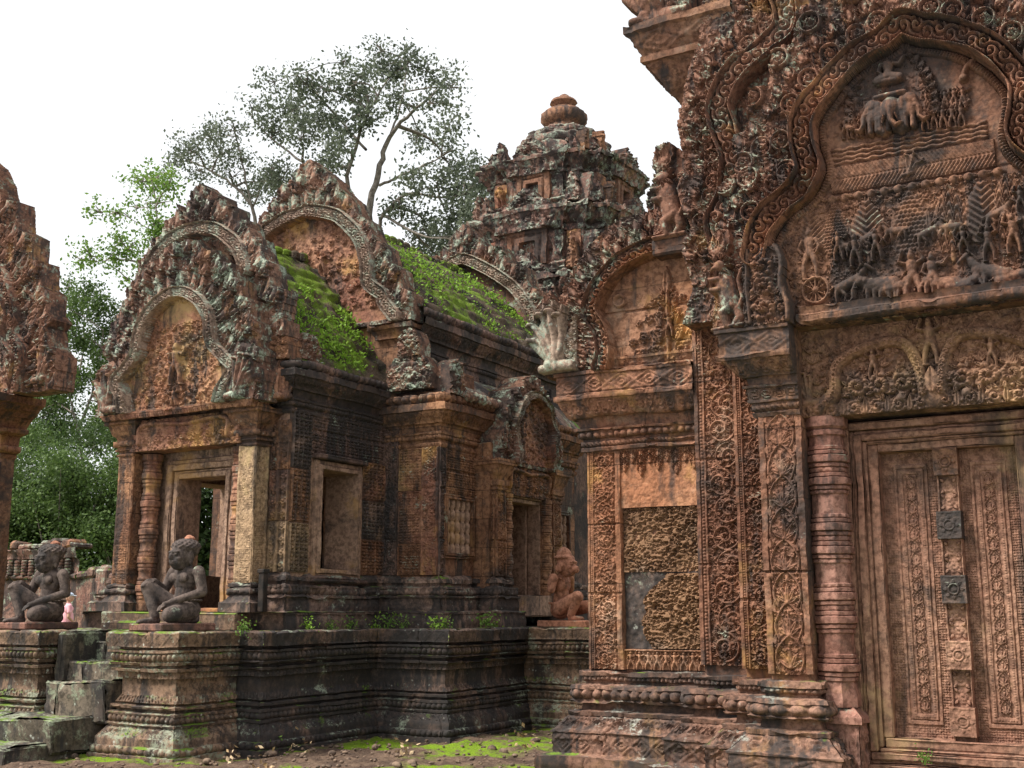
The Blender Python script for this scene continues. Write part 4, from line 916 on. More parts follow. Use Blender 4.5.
me = HP.data; me.materials.append(M['lib_orange']); cen = np.zeros(len(me.polygons)*3); me.polygons.foreach_get('center', cen); cen = cen.reshape(-1, 3)
iu = np.clip(((cen[:, 0]+XL-u0)/r.p).astype(int), 0, r.nu-1); iv = np.clip(((cen[:, 2]-v0)/r.p).astype(int), 0, r.nv-1)
me.polygons.foreach_set('material_index', np.where(inn[iv, iu], 1, 0).astype(np.int32))
b = MB(); b.sweep([(-4.46, 9.05), (-3.43, 9.05)], [(-.02, 3.30), (.05, 3.31), (.05, 3.325), (.03, 3.33, (leafy, .05, .012)), (.05, 3.385), (.065, 3.39), (.06, 3.415), (-.05, 3.42)], p=.011, joint=.6)
b.build('ledge', M['lib_orange'], LIB)
# half vault roof of the wing, standing stones along its edge, guardian on the corner
b = MB(); a = np.linspace(0, 1, 14); 
prof = np.stack([-4.60+1.18*a, 3.31+1.35*np.sin(a*math.pi/2)**.9], 1); ysv = np.linspace(9.10, 12, 60)
b.grid(np.stack([prof[:, None, 0]+0*ysv[None], ysv[None]+0*prof[:, :1], prof[:, None, 1]+.03*np.abs(np.sin(ysv[None]*9))], -1)[:, ::-1])
b.build('roof', M['hall_dark'], LIB)
def antefix(r):
    W, H = r.W, r.H; m = r.polygon([(W*.05, 0), (W*.95, 0), (W, H*.3), (W*.82, H*.55), (W*.84, H*.7), (W*.5, H), (W*.16, H*.68), (W*.2, H*.5), (0, H*.3)]); r.m = m
    r.foliage(m, .02, .045, .06, .0, 8, 120); r.gate = m; r.line([(W*.5, 0), (W*.5, H*.9)], .02, .015, .06)
for (x, y, z, W_, H_) in ((-3.92, 9.12, 4.38, .30, .62), (-4.30, 9.15, 3.95, .26, .75)):
    carved('antefix', M['gable'], LIB, (x, y, z), EX, EZ, W_, H_, .008, antefix, .12, mask=lambda r: r.m)
carved('guardian_relief', M['lib_up'], LIB, (-3.70, 8.90, 4.33), EX, EZ, .30, .86, .007, garuda, .14, mask=lambda r: r.m)
b = MB(); b.box(-3.72, -3.36, 8.86, 9.10, 4.20, 4.34, p=.04, c=.015); b.build('corbel', M['lib_dark'], LIB)

def fan(r):
    W, H = r.W, r.H; r.naga(W*.62, .02, H*.86, -1, .12, .03, 5); r.cap((W*.3, .03), (W*.95, .04), .05, .05, .10, .02); r.foliage(r.polygon([(W*.62, 0), (W, 0), (W, H*.8), (W*.78, H*.5)]), .018, .035, .05, .02, 4, 60); r.m = r.h > .012
carved('serpent_head', M['band'], LIB, (-4.94, 8.985, 3.315), EX, EZ, .46, .66, .007, fan, .14, mask=lambda r: r.m)
# ================================================================ THE TERRACE with its stairs
XC = -9.17
TER = thing('stone_terrace', (XC, 11, 0), 'moulded black and grey stone terrace with lichened pedestals and steps, under the small temple hall', 'terrace')
PT = [(.12, -.05), (.11, .03), (.09, .035, (bead, .07, .02)), (.10, .10), (.07, .105), (.065, .17), (.05, .18, (leafy, .09, .014)), (-.01, .26), (.01, .265), (.01, .29), (-.01, .295, (bead, .062, .03)), (-.005, .355), (.01, .36), (.005, .385), (-.06, .39), (-.06, .41), (-.015, .415), (-.02, .445), (-.07, .45),
      (-.07, .455), (-.05, .457),
      (-.05, .465, (fringe, .045, .014)), (-.085, .535), (-.085, .675), (-.055, .68, (fringe, .05, .012)), (-.05, .735), (-.015, .74), (-.01, .765), (-.07, .77), (-.07, .79), (-.01, .795), (0, .82), (-.02, .825, (bead, .062, .034)), (-.01, .90), (.015, .905), (.015, .925), (-.06, .93), (-.06, .95), (.02, .955, (lozenge, .13, .007)), (.035, 1.075), (.015, 1.09), (-.12, 1.092)]
R1 = [(-8.68, 8.80), (-8.68, 7.77), (-7.84, 7.77), (-7.84, 8.70)]; R2 = [(-8.0, 8.55), (-7.55, 8.55), (-7.55, 10.33), (-6.67, 10.33), (-6.67, 12.2)]
R3 = [(-6.9, 12.0), (-5.75, 12.0), (-5.75, 13.0), (-6.5, 13.0)]
for nm, pth, m in (('pedestal', R1, 'terrace'), ('retaining_wall', R2, 'terrace_dark'), ('pedestal', R3, 'terrace'), ('pedestal', mirp(R1, XC), 'terrace'), ('retaining_wall', mirp(R2, XC), 'terrace_dark')):
    b = MB(); b.sweep(pth, PT, p=.010, joint=.7, er=.004, jseed=len(nm)+len(pth)); b.build(nm, M[m], TER, .7)
b = MB(); zt = 1.083
for (x0, x1, y0, y1) in ((-8.66, -7.86, 7.80, 8.62), (2*XC+7.86, 2*XC+8.66, 7.80, 8.62), (2*XC+7.6, -7.6, 8.62, 10.42), (2*XC+6.72, -6.72, 10.42, 18.0), (-6.72, -5.8, 12.05, 12.95), (2*XC+8.6, -8.6, 8.40, 8.66)):
    b.patch((x0, y0, zt), (x1-x0, 0, 0), (0, y1-y0, 0), .05)
b.build('paving', M['terrace'], TER, 1.2)
b = MB(); rg = random.Random(4)
for (z0, z1, y0, y1, x0, x1) in ((.62, .985, 8.32, 8.75, -9.64, -8.70), (.5, .80, 8.02, 8.5, -9.55, -8.70), (.25, .63, 7.74, 8.2, -9.50, -8.70), (.03, .33, 7.30, 7.9, -10.55, -8.83), (-.05, .13, 6.85, 7.6, -11.2, -8.88)):
    xm = x0+(x1-x0)*rg.uniform(.2, .45)
    b.box(x0, xm-.001, y0+rg.uniform(-.006, .008), y1, z0, z1-.004, p=.04, c=.018); b.box(xm+.001, x1, y0, y1, z0, z1, p=.04, c=.018)
b.build('steps', M['step'], TER, 3.5)
b = MB(); b.box(2*XC+8.70-.02, 2*XC+8.70+.10, 7.95, 8.8, .3, 1.09, p=.06, c=.03); b.build('stair_cheek', M['step'], TER, 2.5)
# ================================================================ THE TEMPLE HALL
HALL = thing('temple_hall', (XC, 11.5, 1.09), 'small carved temple hall with two mossy vaulted roofs and open porch, on the stone terrace', 'building')
PLH = [(.22, 1.06), (.23, 1.16), (.21, 1.235), (.23, 1.24), (.22, 1.265), (.13, 1.27), (.13, 1.30, (leafy, .09, .015)), (.11, 1.40), (.14, 1.405), (.14, 1.43), (.11, 1.435, (bead, .055, .03)), (.11, 1.50), (.12, 1.505), (.11, 1.53), (.04, 1.54), (.04, 1.565), (.06, 1.57, (petal, .05, .012)), (.06, 1.62), (.04, 1.63), (.0, 1.66)]
HW = [(-8.26, 9.30), (-7.95, 9.30), (-7.95, 10.95), (-7.20, 10.95), (-7.20, 11.75), (-6.97, 11.75), (-6.97, 12.1)]
HW2 = [(-6.97, 13.05), (-6.97, 13.4), (-7.2, 13.4), (-7.2, 14.3), (-7.6, 14.3), (-7.6, 17.5)]
for pth, m in ((HW, 'hall_plinth'), (HW2, 'hall_plinth'), (mirp(HW[:4], XC), 'hall_plinth')):
    b = MB(); b.sweep(pth, PLH, p=.014, joint=.6, er=.009, caps=(True, True)); b.build('plinth', M[m], HALL, 1.2)
b = MB(); b.patch((XC-1.45, 8.92, 1.262), (2.9, 0, 0), (0, 2.2, 0), .1); b.box(XC-.75, XC+.55, 8.72, 8.93, 1.07, 1.17, c=.02); b.box(XC-.95, XC+.95, 8.90, 9.3, 1.08, 1.258, c=.015); b.build('porch_floor', M['terrace'], HALL)
# walls (thick, so the openings have real reveals)
TX = .40
def wall_x(x0, x1, y0, y1, z0, z1, op=None):
    b = MB()
    if not op: return b.box(x0, x1, y0, y1, z0, z1, p=.12, c=.004)
    a, c, d, e = op
    b.box(x0, x1, y0, a, z0, z1, p=.12, c=.004); b.box(x0, x1, c, y1, z0, z1, p=.12, c=.004)
    b.box(x0, x1, a-.002, c+.002, z0, d, p=.12, c=.004); b.box(x0, x1, a-.002, c+.002, e, z1, p=.12, c=.004); return b
def wall_y(x0, x1, y0, y1, z0, z1, op=None):
    b = MB()
    if not op: return b.box(x0, x1, y0, y1, z0, z1, p=.12, c=.004)
    a, c, d, e = op
    b.box(x0, a, y0, y1, z0, z1, p=.12, c=.004); b.box(c, x1, y0, y1, z0, z1, p=.12, c=.004)
    b.box(a-.002, c+.002, y0, y1, z0, d, p=.12, c=.004); b.box(a-.002, c+.002, y0, y1, e, z1, p=.12, c=.004); return b
def side(m, b): b.join(b.mirror(XC)) if False else None
b = wall_x(-8.35, -7.965, 9.315, 10.98, 1.2, 3.45, (9.79, 10.40, 1.66, 2.74)); b.build('wall', M['inside'], HALL)
b = wall_x(2*XC+7.965, 2*XC+8.35, 9.315, 10.98, 1.2, 3.45, (9.95, 10.85, 1.66, 2.74)); b.build('wall', M['inside'], HALL)
b = wall_y(XC-1.0, XC+1.0, 9.36, 9.66, 1.2, 3.45, (XC-.34, XC+.34, 1.28, 2.68)); b.build('wall', M['inside'], HALL)
for b in (wall_y(-10.60, -7.62, 10.965, 11.30, 1.2, 4.6, (XC-.34, XC+.34, 1.28, 2.55)), MB().box(-7.63, -7.215, 10.965, 11.02, 1.2, 4.0, p=.15), MB().box(-7.6, -7.215, 11.0, 11.7, 1.2, 1.9, p=.15), MB().box(-7.6, -7.215, 11.0, 11.7, 2.5, 4.0, p=.15), MB().box(-7.6, -7.215, 11.63, 11.75, 1.2, 3.5, p=.15), MB().box(-7.6, -7.215, 11.0, 11.092, 1.2, 3.5, p=.15), MB().box(-7.6, -7.0, 11.7, 12.12, 1.2, 3.2, p=.15), MB().box(-7.6, -7.0, 12.98, 13.38, 1.2, 3.2, p=.15),
          wall_x(-7.6, -7.215, 13.3, 14.3, 1.2, 3.5, (13.5, 14.05, 1.9, 2.5)), MB().box(-7.6, -7.05, 12.0, 13.1, 2.62, 3.2, p=.15), MB().box(-10.60, -10.25, 11.0, 14.3, 1.2, 3.5, p=.2)): b.build('wall', M['hall'], HALL)
b = MB(); b.box(2*XC+7.62, -7.62, 11.02, 16.5, 3.4, 4.62, p=.15, c=.004); b.box(-10.4, -7.56, 14.3, 17.4, 1.2, 4.3, p=.15); b.build('upper_wall', M['hall_dark'], HALL)
def cv(name, mat, o, eu, W, H, fn, p=.009, depth=.03, mask=None, parent=None, wob=.4): return carved(name, mat, parent or HALL, o, eu, EZ, W, H, p, fn, depth, mask, wob)
def rib(r):
    W, H = r.W, r.H; r.rect(0, .025, 0, H, .02); r.rect(W-.025, W, 0, H, .02); r.rect(W*.42, W*.58, 0, H, .034)
    n = max(1, int(H/(W*.42)))
    for k in range(n):
        for u in (W*.24, W*.76): r.curl(u, (k+.5)*H/n, W*.19, .042, 1 if k % 2 else -1); r.leaf(u, (k+.0)*H/n, 1.57, W*.3, W*.06, .026)
def tap(c, amp=.014, js=(.3, .62), rim=.02):
    def f(r):
        r.tapestry(rim, r.W-rim, .01, r.H-.01, c, amp)
        for v in js: r.groove(0, r.W, r.H*v-.005, r.H*v+.005, .014)
    return f
def scr(rim=.02, amp=.026): return strip_fn('scroll', rim, rim, amp, False, (.4, .95))
for z_, m_ in ((1.66, 'pillar'), (2.18, 'gable_red'), (2.70, 'hall')): cv('pilaster_block', M[m_], (-8.21+.006*(z_ > 2), 9.30-.004*(z_ > 2), z_), EX, .26, .515, rib, .008)
for z_, m_, h_ in ((1.66, 'pillar', .50), (2.17, 'hall', .54), (2.72, 'hall_plinth', .60)): cv('wall_carving', M[m_], (-7.95+.004*(z_ > 2), 9.31, z_), EY, .33, h_, tap(.08, .034, ()), .008)
cv('wall_carving', M['hall_dark'], (-7.95, 9.64, 2.90), EY, 1.30, .48, tap(.07, .026, (.5,)))
for z_, m_, h_ in ((1.66, 'hall', .38), (2.05, 'hall_plinth', .42), (2.48, 'gable_red', .42)): cv('wall_carving', M[m_], (-7.95+.005*(z_ > 2.2), 10.53, z_), EY, .42, h_, tap(.075, .03, ()))
cv('pilaster', M['hall_dark'], (-7.95, 10.94, 1.66), EX, .20, 1.75, scr(.015, .034)); [cv('wall_carving', M[m_], (-7.75, 10.945-.004*(z_ > 2), z_), EX, .33, h_, tap(.06, .026, ())) for z_, m_, h_ in ((1.66, 'hall', .34), (2.01, 'gable_red', .58), (2.60, 'tymp', .47))]; cv('pilaster', M['gable_red'], (-7.42, 10.94, 1.66), EX, .215, 1.41, scr(.02, .036))
cv('pilaster', M['hall_dark'], (-7.205, 10.945, 1.66), EY, .12, 1.41, scr(.012, .03)); cv('wall_carving', M['hall'], (-7.20, 11.07, 2.56), EY, .66, .52, tap(.055, .02, (.5,)))
# windows
def frame(o, s, y0, y1, z0, z1, out=.03, t=.085, parent=None, mat='hall', nm='window_frame'):
    b = MB()
    for k, (a, c) in enumerate(((0, .5), (.5, 1.))):
        q = out*(1 if k == 0 else .55)
        b.box(o-.03, o+q, y0-t*c, y0-t*a, z0-t*c, z1+t*c, p=.05, c=.006); b.box(o-.03, o+q, y1+t*a, y1+t*c, z0-t*c, z1+t*c, p=.05, c=.006)
        b.box(o-.03, o+q-.002, y0-t*a-.001, y1+t*a+.001, z1+t*a, z1+t*c-.002, p=.05, c=.006); b.box(o-.03, o+q-.002, y0-t*a-.001, y1+t*a+.001, z0-t*c+.002, z0-t*a, p=.05, c=.006)
    return b.build(nm, M[mat], parent or HALL)
W1 = frame(-7.95, 1, 9.79, 10.40, 1.70, 2.74, .05, .10, mat='inside', nm='window_frame')
b = MB(); b.box(-7.99, -7.86, 9.66, 10.53, 2.845, 2.90, c=.012); b.build('window_moulding', M['hall_dark'], HALL)
b = MB(); b.box(-8.0, -7.85, 9.64, 10.55, 1.56, 1.60, c=.012); b.build('window_moulding', M['hall_dark'], HALL)
def baluster(x, y, z0, z1, r):
    P = []
    for k in range(5):
        c = z0+(z1-z0)*(k+.5)/5; h = (z1-z0)/5
        P += [(r*.72, c-h*.48), (r*1.0, c-h*.3), (r*1.02, c), (r*1.0, c+h*.3), (r*.72, c+h*.46)]
    return MB().lathe(x, y, P, 12)
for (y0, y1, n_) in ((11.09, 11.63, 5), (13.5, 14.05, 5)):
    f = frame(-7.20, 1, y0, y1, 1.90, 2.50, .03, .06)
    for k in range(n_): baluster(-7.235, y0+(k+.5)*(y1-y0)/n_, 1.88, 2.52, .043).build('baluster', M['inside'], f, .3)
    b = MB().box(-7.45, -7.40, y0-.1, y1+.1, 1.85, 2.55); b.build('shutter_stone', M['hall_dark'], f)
# porch pillars
PB = [(.10, 1.255), (.10, 1.36), (.07, 1.37), (.02, 1.43), (.05, 1.44, (bead, .05, .02)), (.05, 1.49), (.02, 1.50), (.04, 1.51), (.04, 1.535), (.0, 1.56)]
PC = [(.0, 2.92), (.02, 2.93), (.025, 2.95), (.005, 2.96), (.005, 2.985), (.035, 2.99), (.035, 3.01), (.02, 3.015), (.02, 3.03), (.05, 3.035, (bead, .055, .02)), (.05, 3.095), (.02, 3.10), (.03, 3.14), (.06, 3.16), (.10, 3.26), (.13, 3.27), (.13, 3.34), (-.05, 3.35)]
for x0 in (-8.41, 2*XC+8.19):
    x1 = x0+.22; sq = [(x0, 9.05), (x1, 9.05), (x1, 9.25), (x0, 9.25)]; mt = M['pillar'] if x0 > XC else M['hall']
    b = MB(); fn = tap(.036, .010, (), .022)
    for o, eu, W in (((x0, 9.05, 1.55), EX, .22), ((x1, 9.05, 1.55), EY, .20), ((x1, 9.25, 1.55), (-1, 0, 0), .22), ((x0, 9.25, 1.55), (0, -1, 0), .20)):
        r = Relief(W, 1.39, .008); fn(r); r.rect(0, .016, 0, 1.4, .012); r.rect(W-.016, W, 0, 1.4, .012); b.relief(o, eu, EZ, r.h*.8, .008, None, .0)
    pil = b.build('pillar', mt, HALL, .5)
    for nm, pr, m2 in (('base', PB, 'hall_plinth'), ('capital', PC, 'hall')):
        b = MB(); b.sweep(sq, pr, p=.012, closed=True, joint=0); b.build(nm, M[m2], pil)
for x in (XC-.65, XC+.65):
    b = MB(); b.lathe(x, 9.22, colprof(1.27, 2.95, .088), 32, True); b.build('colonnette', M['gable_red'], HALL, .4)
# porch door frame
b = MB()
for (o, y, t) in ((0, 9.30, .06), (.06, 9.325, .03), (.09, 9.29, .07), (.16, 9.32, .05)):
    a = .34+o
    for s_ in (-1, 1): b.box(*sorted((XC+s_*a, XC+s_*(a+t+.003))), y, 9.42, 1.27, 2.68+o+t, p=.06, c=.007)
    b.box(XC-a-.001, XC+a+.001, y+.002, 9.42, 2.68+o, 2.68+o+t-.002, p=.06, c=.007)
b.build('door_frame', M['inside'], HALL)
b = MB(); b.box(XC-.42, XC+.42, 9.22, 9.68, 1.255, 1.30, c=.01); b.box(XC-.46, XC+.46, 9.18, 9.40, 1.20, 1.262, c=.01); b.build('threshold', M['lib_orange'], HALL)
def plintel(r):
    W, H = r.W, r.H; r.foliage(np.ones_like(r.h, bool), .016, .036, .035, 0, 3, 500)
    for s_ in (-1, 1): r.line(catmull([(W/2, H*.75), (W/2+s_*W*.2, H*.82), (W/2+s_*W*.40, H*.78), (W/2+s_*W*.41, H*.25)]), .024, .03, .065)
    for k in range(7): r.curl(W*.14+k*W*.12, H*.34, .062, .065, 1 if k % 2 else -1)
cv('lintel', M['gable_red'], (XC-.78, 9.02, 2.965), EX, 1.56, .34, plintel, .008, .25)
# cornices of porch and body
HC = [(.0, 3.28), (.02, 3.30), (.02, 3.33), (.0, 3.34), (.0, 3.36), (.03, 3.365, (bead, .05, .02)), (.03, 3.41), (.05, 3.415), (.05, 3.44), (.02, 3.45), (.04, 3.52), (.08, 3.53), (.08, 3.55, (leafy, .08, .014)), (.15, 3.64), (.18, 3.65), (.18, 3.72), (.14, 3.725), (.15, 3.73, (bead, .10, .05)), (.15, 3.82), (-.1, 3.83)]
HC2 = [(o, 3.06+(z-3.28)*1.12) for o, z, *_ in HC]; HC2 = [tuple(a)+tuple(h[2:]) for a, h in zip(HC2, HC)]
b = MB(); b.sweep([(-8.20, 9.30), (-7.95, 9.30), (-7.95, 10.96)], HC, p=.012, joint=.6); b.build('cornice', M['hall_dark'], HALL)
b = MB(); b.sweep(mirp([(-8.20, 9.30), (-7.95, 9.30), (-7.95, 10.96)], XC), HC, p=.02, joint=.6); b.build('cornice', M['hall_dark'], HALL)
b = MB(); b.sweep([(-7.97, 10.95), (-7.20, 10.95), (-7.20, 11.85)], HC2, p=.012, joint=.6, jseed=6); b.build('cornice', M['hall'], HALL)
b = MB(); b.sweep([(-7.20, 13.25), (-7.20, 14.3), (-7.5, 14.3)], HC2, p=.012, joint=.6); b.build('cornice', M['hall'], HALL)
b = MB(); b.sweep(mirp([(-7.97, 10.95), (-7.20, 10.95), (-7.20, 14.3)], XC), HC2, p=.025, joint=.6); b.build('cornice', M['hall_dark'], HALL)
HC3 = [(o*1.05, 4.10+(z-3.28)*1.18) for o, z, *_ in HC]; HC3 = [tuple(a)+tuple(h[2:]) for a, h in zip(HC3, HC)]
b = MB(); b.sweep([(-7.64, 11.0), (-7.64, 14.9)], HC3, p=.014, joint=.7); b.build('cornice', M['hall_dark'], HALL)
b = MB(); b.sweep(mirp([(-7.64, 11.0), (-7.64, 14.9)], XC), HC3, p=.03, joint=.7); b.build('cornice', M['hall_dark'], HALL)
cv('wall_carving', M['hall_dark'], (-7.618, 11.0, 3.55), EY, 3.6, .58, tap(.09, .02, (.5,)), .014)
# vaulted roofs: corbel courses, worn and thick
def vault(x_e, z_e, x_r, z_r, y0, y1, pw, nm, k=0):
    nu = 60; nv = int((y1-y0)/.028); t = np.linspace(0, 1, nu); y = np.linspace(y0, y1, nv)
    X = x_e+(x_r-x_e)*t; Z = z_e+(z_r-z_e)*(.62*t+.38*np.sin(t*math.pi/2))
    T, Y_ = np.meshgrid(t, y, indexing='ij'); XX = X[:, None]+0*Y_; ZZ = Z[:, None]+0*Y_
    d = .030*np.abs(np.sin(T*math.pi*11))+.035*vnoise(XX*3, Y_*3, ZZ*3, 3+k)+.03*vnoise(XX*9, Y_*9, ZZ*9, 4+k)+.014*vnoise(XX*25, Y_*25, ZZ*25, 5+k)
    XX = XX+d*np.cos(T*1.2); ZZ = ZZ+d*.6
    P = np.stack([XX, Y_, ZZ], -1); b = MB()
    m = P*np.array([-1, 1, 1])+np.array([2*XC, 0, 0])
    b.grid(P.transpose(1, 0, 2)[:, ::1].transpose(1, 0, 2)[:, ::-1][:, ::-1].transpose(1, 0, 2)[:, ::-1]); b.grid(m.transpose(1, 0, 2))
    for k_ in range(int((y1-y0)/.16)): b.box(XC-.07, XC+.07, y0+k_*.16+.01, y0+k_*.16+.14, z_r-.03, z_r+.09+.03*math.sin(k_*7), c=.03)
    return b.build(nm, M['roof'], HALL, .6)
vault(-7.86, 3.80, XC, 5.47, 9.15, 11.0, .72, 'roof', 0); vault(-7.52, 4.72, XC, 6.20, 11.0, 14.75, .80, 'roof', 9)
b = MB(); t = np.linspace(0, 1, 12); y = np.linspace(10.98, 14.3, 120); T, Y_ = np.meshgrid(t, y, indexing='ij')
for s_ in (1, -1):
    XX = -7.06-.62*T; ZZ = 3.66+.42*np.sin(T*1.57)+.02*vnoise(T*5, Y_*5, 0*T, 2); P = np.stack([XX, Y_, ZZ], -1)
    if s_ < 0: P = P*np.array([-1, 1, 1])+np.array([2*XC, 0, 0]); b.grid(P.transpose(1, 0, 2))
    else: b.grid(P[::-1].transpose(1, 0, 2))
    b.build('side_roof', M['hall_plinth'], HALL, 1.5); b = MB()
# ---- pediments
def ped_fn(pts, outl, wd, amp=.09, seed=1, rmax=.06, inner=None, lim=None, tym=.0):
    def f(r):
        cx = r.W/2; arch = pts+[(2*cx-u, v) for u, v in reversed(pts) if abs(u-cx) > .01]; ol = outl+[(2*cx-u, v) for u, v in reversed(outl) if abs(u-cx) > .005]
        r.m = r.polygon(ol); inn = r.polygon([tuple(p) for p in catmull(arch)])
        r.foliage(r.m & ~inn, rmax*.35, rmax*.7, amp*.32, .0, seed, 900, up=lambda u, v: 1.57+(cx-u)*.5); r.gate = r.m & ~inn
        k = rmax/.05; r.crest(arch, [('f', wd*.42, .20*k, .062*k, amp*.8, .02), ('f', wd*.42+.19*k, .21*k, .068*k, amp*.8, .02), ('f', wd*.42+.39*k, .22*k, .074*k, amp*.8, .02)])
        for sd in (1, -1):
            E_ = [(u if sd > 0 else r.W-u, v) for u, v in outl]; E_ = E_ if sd > 0 else E_[::-1]
            for (a0, b0), (a1, b1) in zip(E_[:-1], E_[1:]):
                if sd*(a1-a0) >= 0 and b1 > b0-.02: r.flame((a0+a1)/2+(.05*k if a0 < r.W/2 else -.05*k), min(b0, b1)-.12*k, 1.57+(.25 if a0 < r.W/2 else -.25), .22*k, .062*k, amp*.85, .035)
        r.gate = None; r.mirror(); r.h = np.where(inn, tym, r.h)
        if inner: r.gate = inn; inner(r); r.gate = None
        r.gate = r.m; r.bm = r.band(arch, wd, naga_band(amp*.8, .085, per=.07)); r.gate = None; r.inn = inn & ~r.bm
    return f
def pediment(o, W, H, fn, p, mats, depth=.14, eu=EX):
    r = Relief(W, H, p); fn(r); b = MB(); b.relief(o, eu, EZ, r.h, p, r.m, depth, True); ob = b.build('pediment', [M[m] for m in mats]+[M['band']], HALL, .3)
    me = ob.data; c = np.zeros(len(me.polygons)*3); me.polygons.foreach_get('center', c); c = c.reshape(-1, 3)+np.array(HALL.location)
    a = (c-np.array(o))@np.array(eu); iu = np.clip((a/p).astype(int), 0, r.nu-1); iv = np.clip(((c[:, 2]-o[2])/p).astype(int), 0, r.nv-1)
    me.polygons.foreach_set('material_index', np.where(r.bm[iv, iu], 2, np.where(r.inn[iv, iu], 1, 0)).astype(np.int32)); return ob
LY = 8.90; u0, v0 = XC-1.20, 3.36
q = lambda pts, Y: [(x-u0, z-v0) for x, z in pxY(pts, Y)]
def lower_in(r):
    cx = r.W/2; r.foliage(np.ones_like(r.h, bool), .016, .04, .045, 0, 41, 900)
    r.man(cx, .25, .45, .06, .03, arms=2, stride=.15); r.man(cx, -.02, .26, .05, .03, arms=1); r.rect(0, r.W, 0, .03, .03)
    for s_ in (-1, 1): r.rect(*sorted((cx+s_*.52, cx+s_*.40)), .78, .98, .0); r.rect(*sorted((cx+s_*.75, cx+s_*.52)), .22, .40, .0)
    for k in (.93, 1.0, 1.07): r.rect(cx-.3, cx+.3, k, k+.08, .0)
arch = q([(131, 415), (129, 398), (124, 384), (133, 371), (143, 357), (146, 340), (150, 326), (159, 311), (171, 300)], LY)+[(1.20, atY(184, 293, LY)[2]-v0)]
ol = [(.02, 0), (.0, .30), (.05, .36), (.03, .52), (.10, .58), (.09, .8), (.17, .85), (.17, 1.05), (.28, 1.1), (.30, 1.28), (.42, 1.32), (.46, 1.48), (.60, 1.52), (.68, 1.66), (.84, 1.66), (.95, 1.8), (1.20, 1.86)]
pediment((u0, LY, v0), 2.40, 1.9, ped_fn(arch, ol, .125, .085, 42, .05, lower_in), .0075, ('gable', 'tymp'), .22)
b = MB(); b.sweep([(XC-1.06, 9.1), (XC-1.06, 8.86), (XC+1.06, 8.86), (XC+1.06, 9.1)], [(-.03, 3.30), (.0, 3.305, (dentil, .03, .01)), (.02, 3.345), (.03, 3.35), (.03, 3.375), (-.1, 3.38)], p=.011, joint=.5); b.build('ledge', M['gable_red'], HALL)
UY = 9.12; u0, v0 = XC-1.28, 4.05
def upper_in(r): r.foliage(np.ones_like(r.h, bool), .02, .045, .05, 0, 51, 500); r.dome(r.W/2-.03, .35, .06, .08); r.ring(r.W/2+.35, .6, .08, .02, .06)
arch = q([(150, 290), (158, 268), (168, 253), (180, 241), (194, 234)], UY)+[(1.28, atY(203, 232, UY)[2]-v0)]
ol = q([(112, 372), (106, 350), (118, 345), (117, 318), (126, 313), (130, 290), (137, 283), (143, 262), (150, 258), (156, 240), (166, 238), (168, 222), (179, 219), (182, 205), (190, 210), (194, 196)], UY)+[(1.28, atY(204, 184, UY)[2]-v0)]
ol = [(u, max(0, v)) for u, v in ol]
pediment((u0, UY, v0), 2.56, 1.95, ped_fn(arch, ol, .15, .09, 52, .06, upper_in), .0095, ('gable', 'gable'), .2)
GY = 10.90; u0, v0 = XC-1.68, 4.52
def g2_in(r): r.foliage(np.ones_like(r.h, bool) & (r.v[:, None] > .25), .02, .05, .05, 0, 61, 500); [r.man(r.W/2+k*.28, .75, .3, .05, .02, arms=1) for k in (-1, 0, 1)]
cxg = 1.68
arR = [(2*cxg-(x-u0), z-v0) for x, z in pxY([(398, 318), (388, 304), (386, 296), (374, 285), (372, 262), (364, 240), (352, 226), (338, 217)], GY)]
arch = arR+[(cxg, atY(318, 212, GY)[2]-v0)]
olR = [(2*cxg-(x-u0), z-v0) for x, z in pxY([(414, 320), (413, 292), (405, 288), (402, 268), (392, 262), (388, 246), (377, 238), (372, 222), (360, 214), (356, 200), (346, 192), (338, 180), (328, 172)], GY)]
olR = [(u, max(0, v)) for u, v in olR]
pediment((u0, GY, v0), 3.36, 2.4, ped_fn(arch, olR+[(cxg, atY(314, 157, GY)[2]-v0)], .17, .09, 62, .06, g2_in), .0105, ('gable', 'gable_red'), .22)
# gable at the far end of the hall roof
u0, v0 = XC-1.75, 4.6
arch = [(.25, .05), (.45, .45), (.55, .9), (.9, 1.35), (1.4, 1.7), (1.75, 1.85)]; ol = [(0, 0), (.02, .35), (.14, .42), (.16, .75), (.34, .85), (.38, 1.2), (.6, 1.3), (.68, 1.62), (.95, 1.7), (1.05, 1.98), (1.35, 2.0), (1.5, 2.25), (1.75, 2.45)]
pediment((u0, 14.55, v0), 3.5, 2.5, ped_fn(arch, ol, .18, .09, 72, .07, None), .014, ('gable', 'gable'), .3)
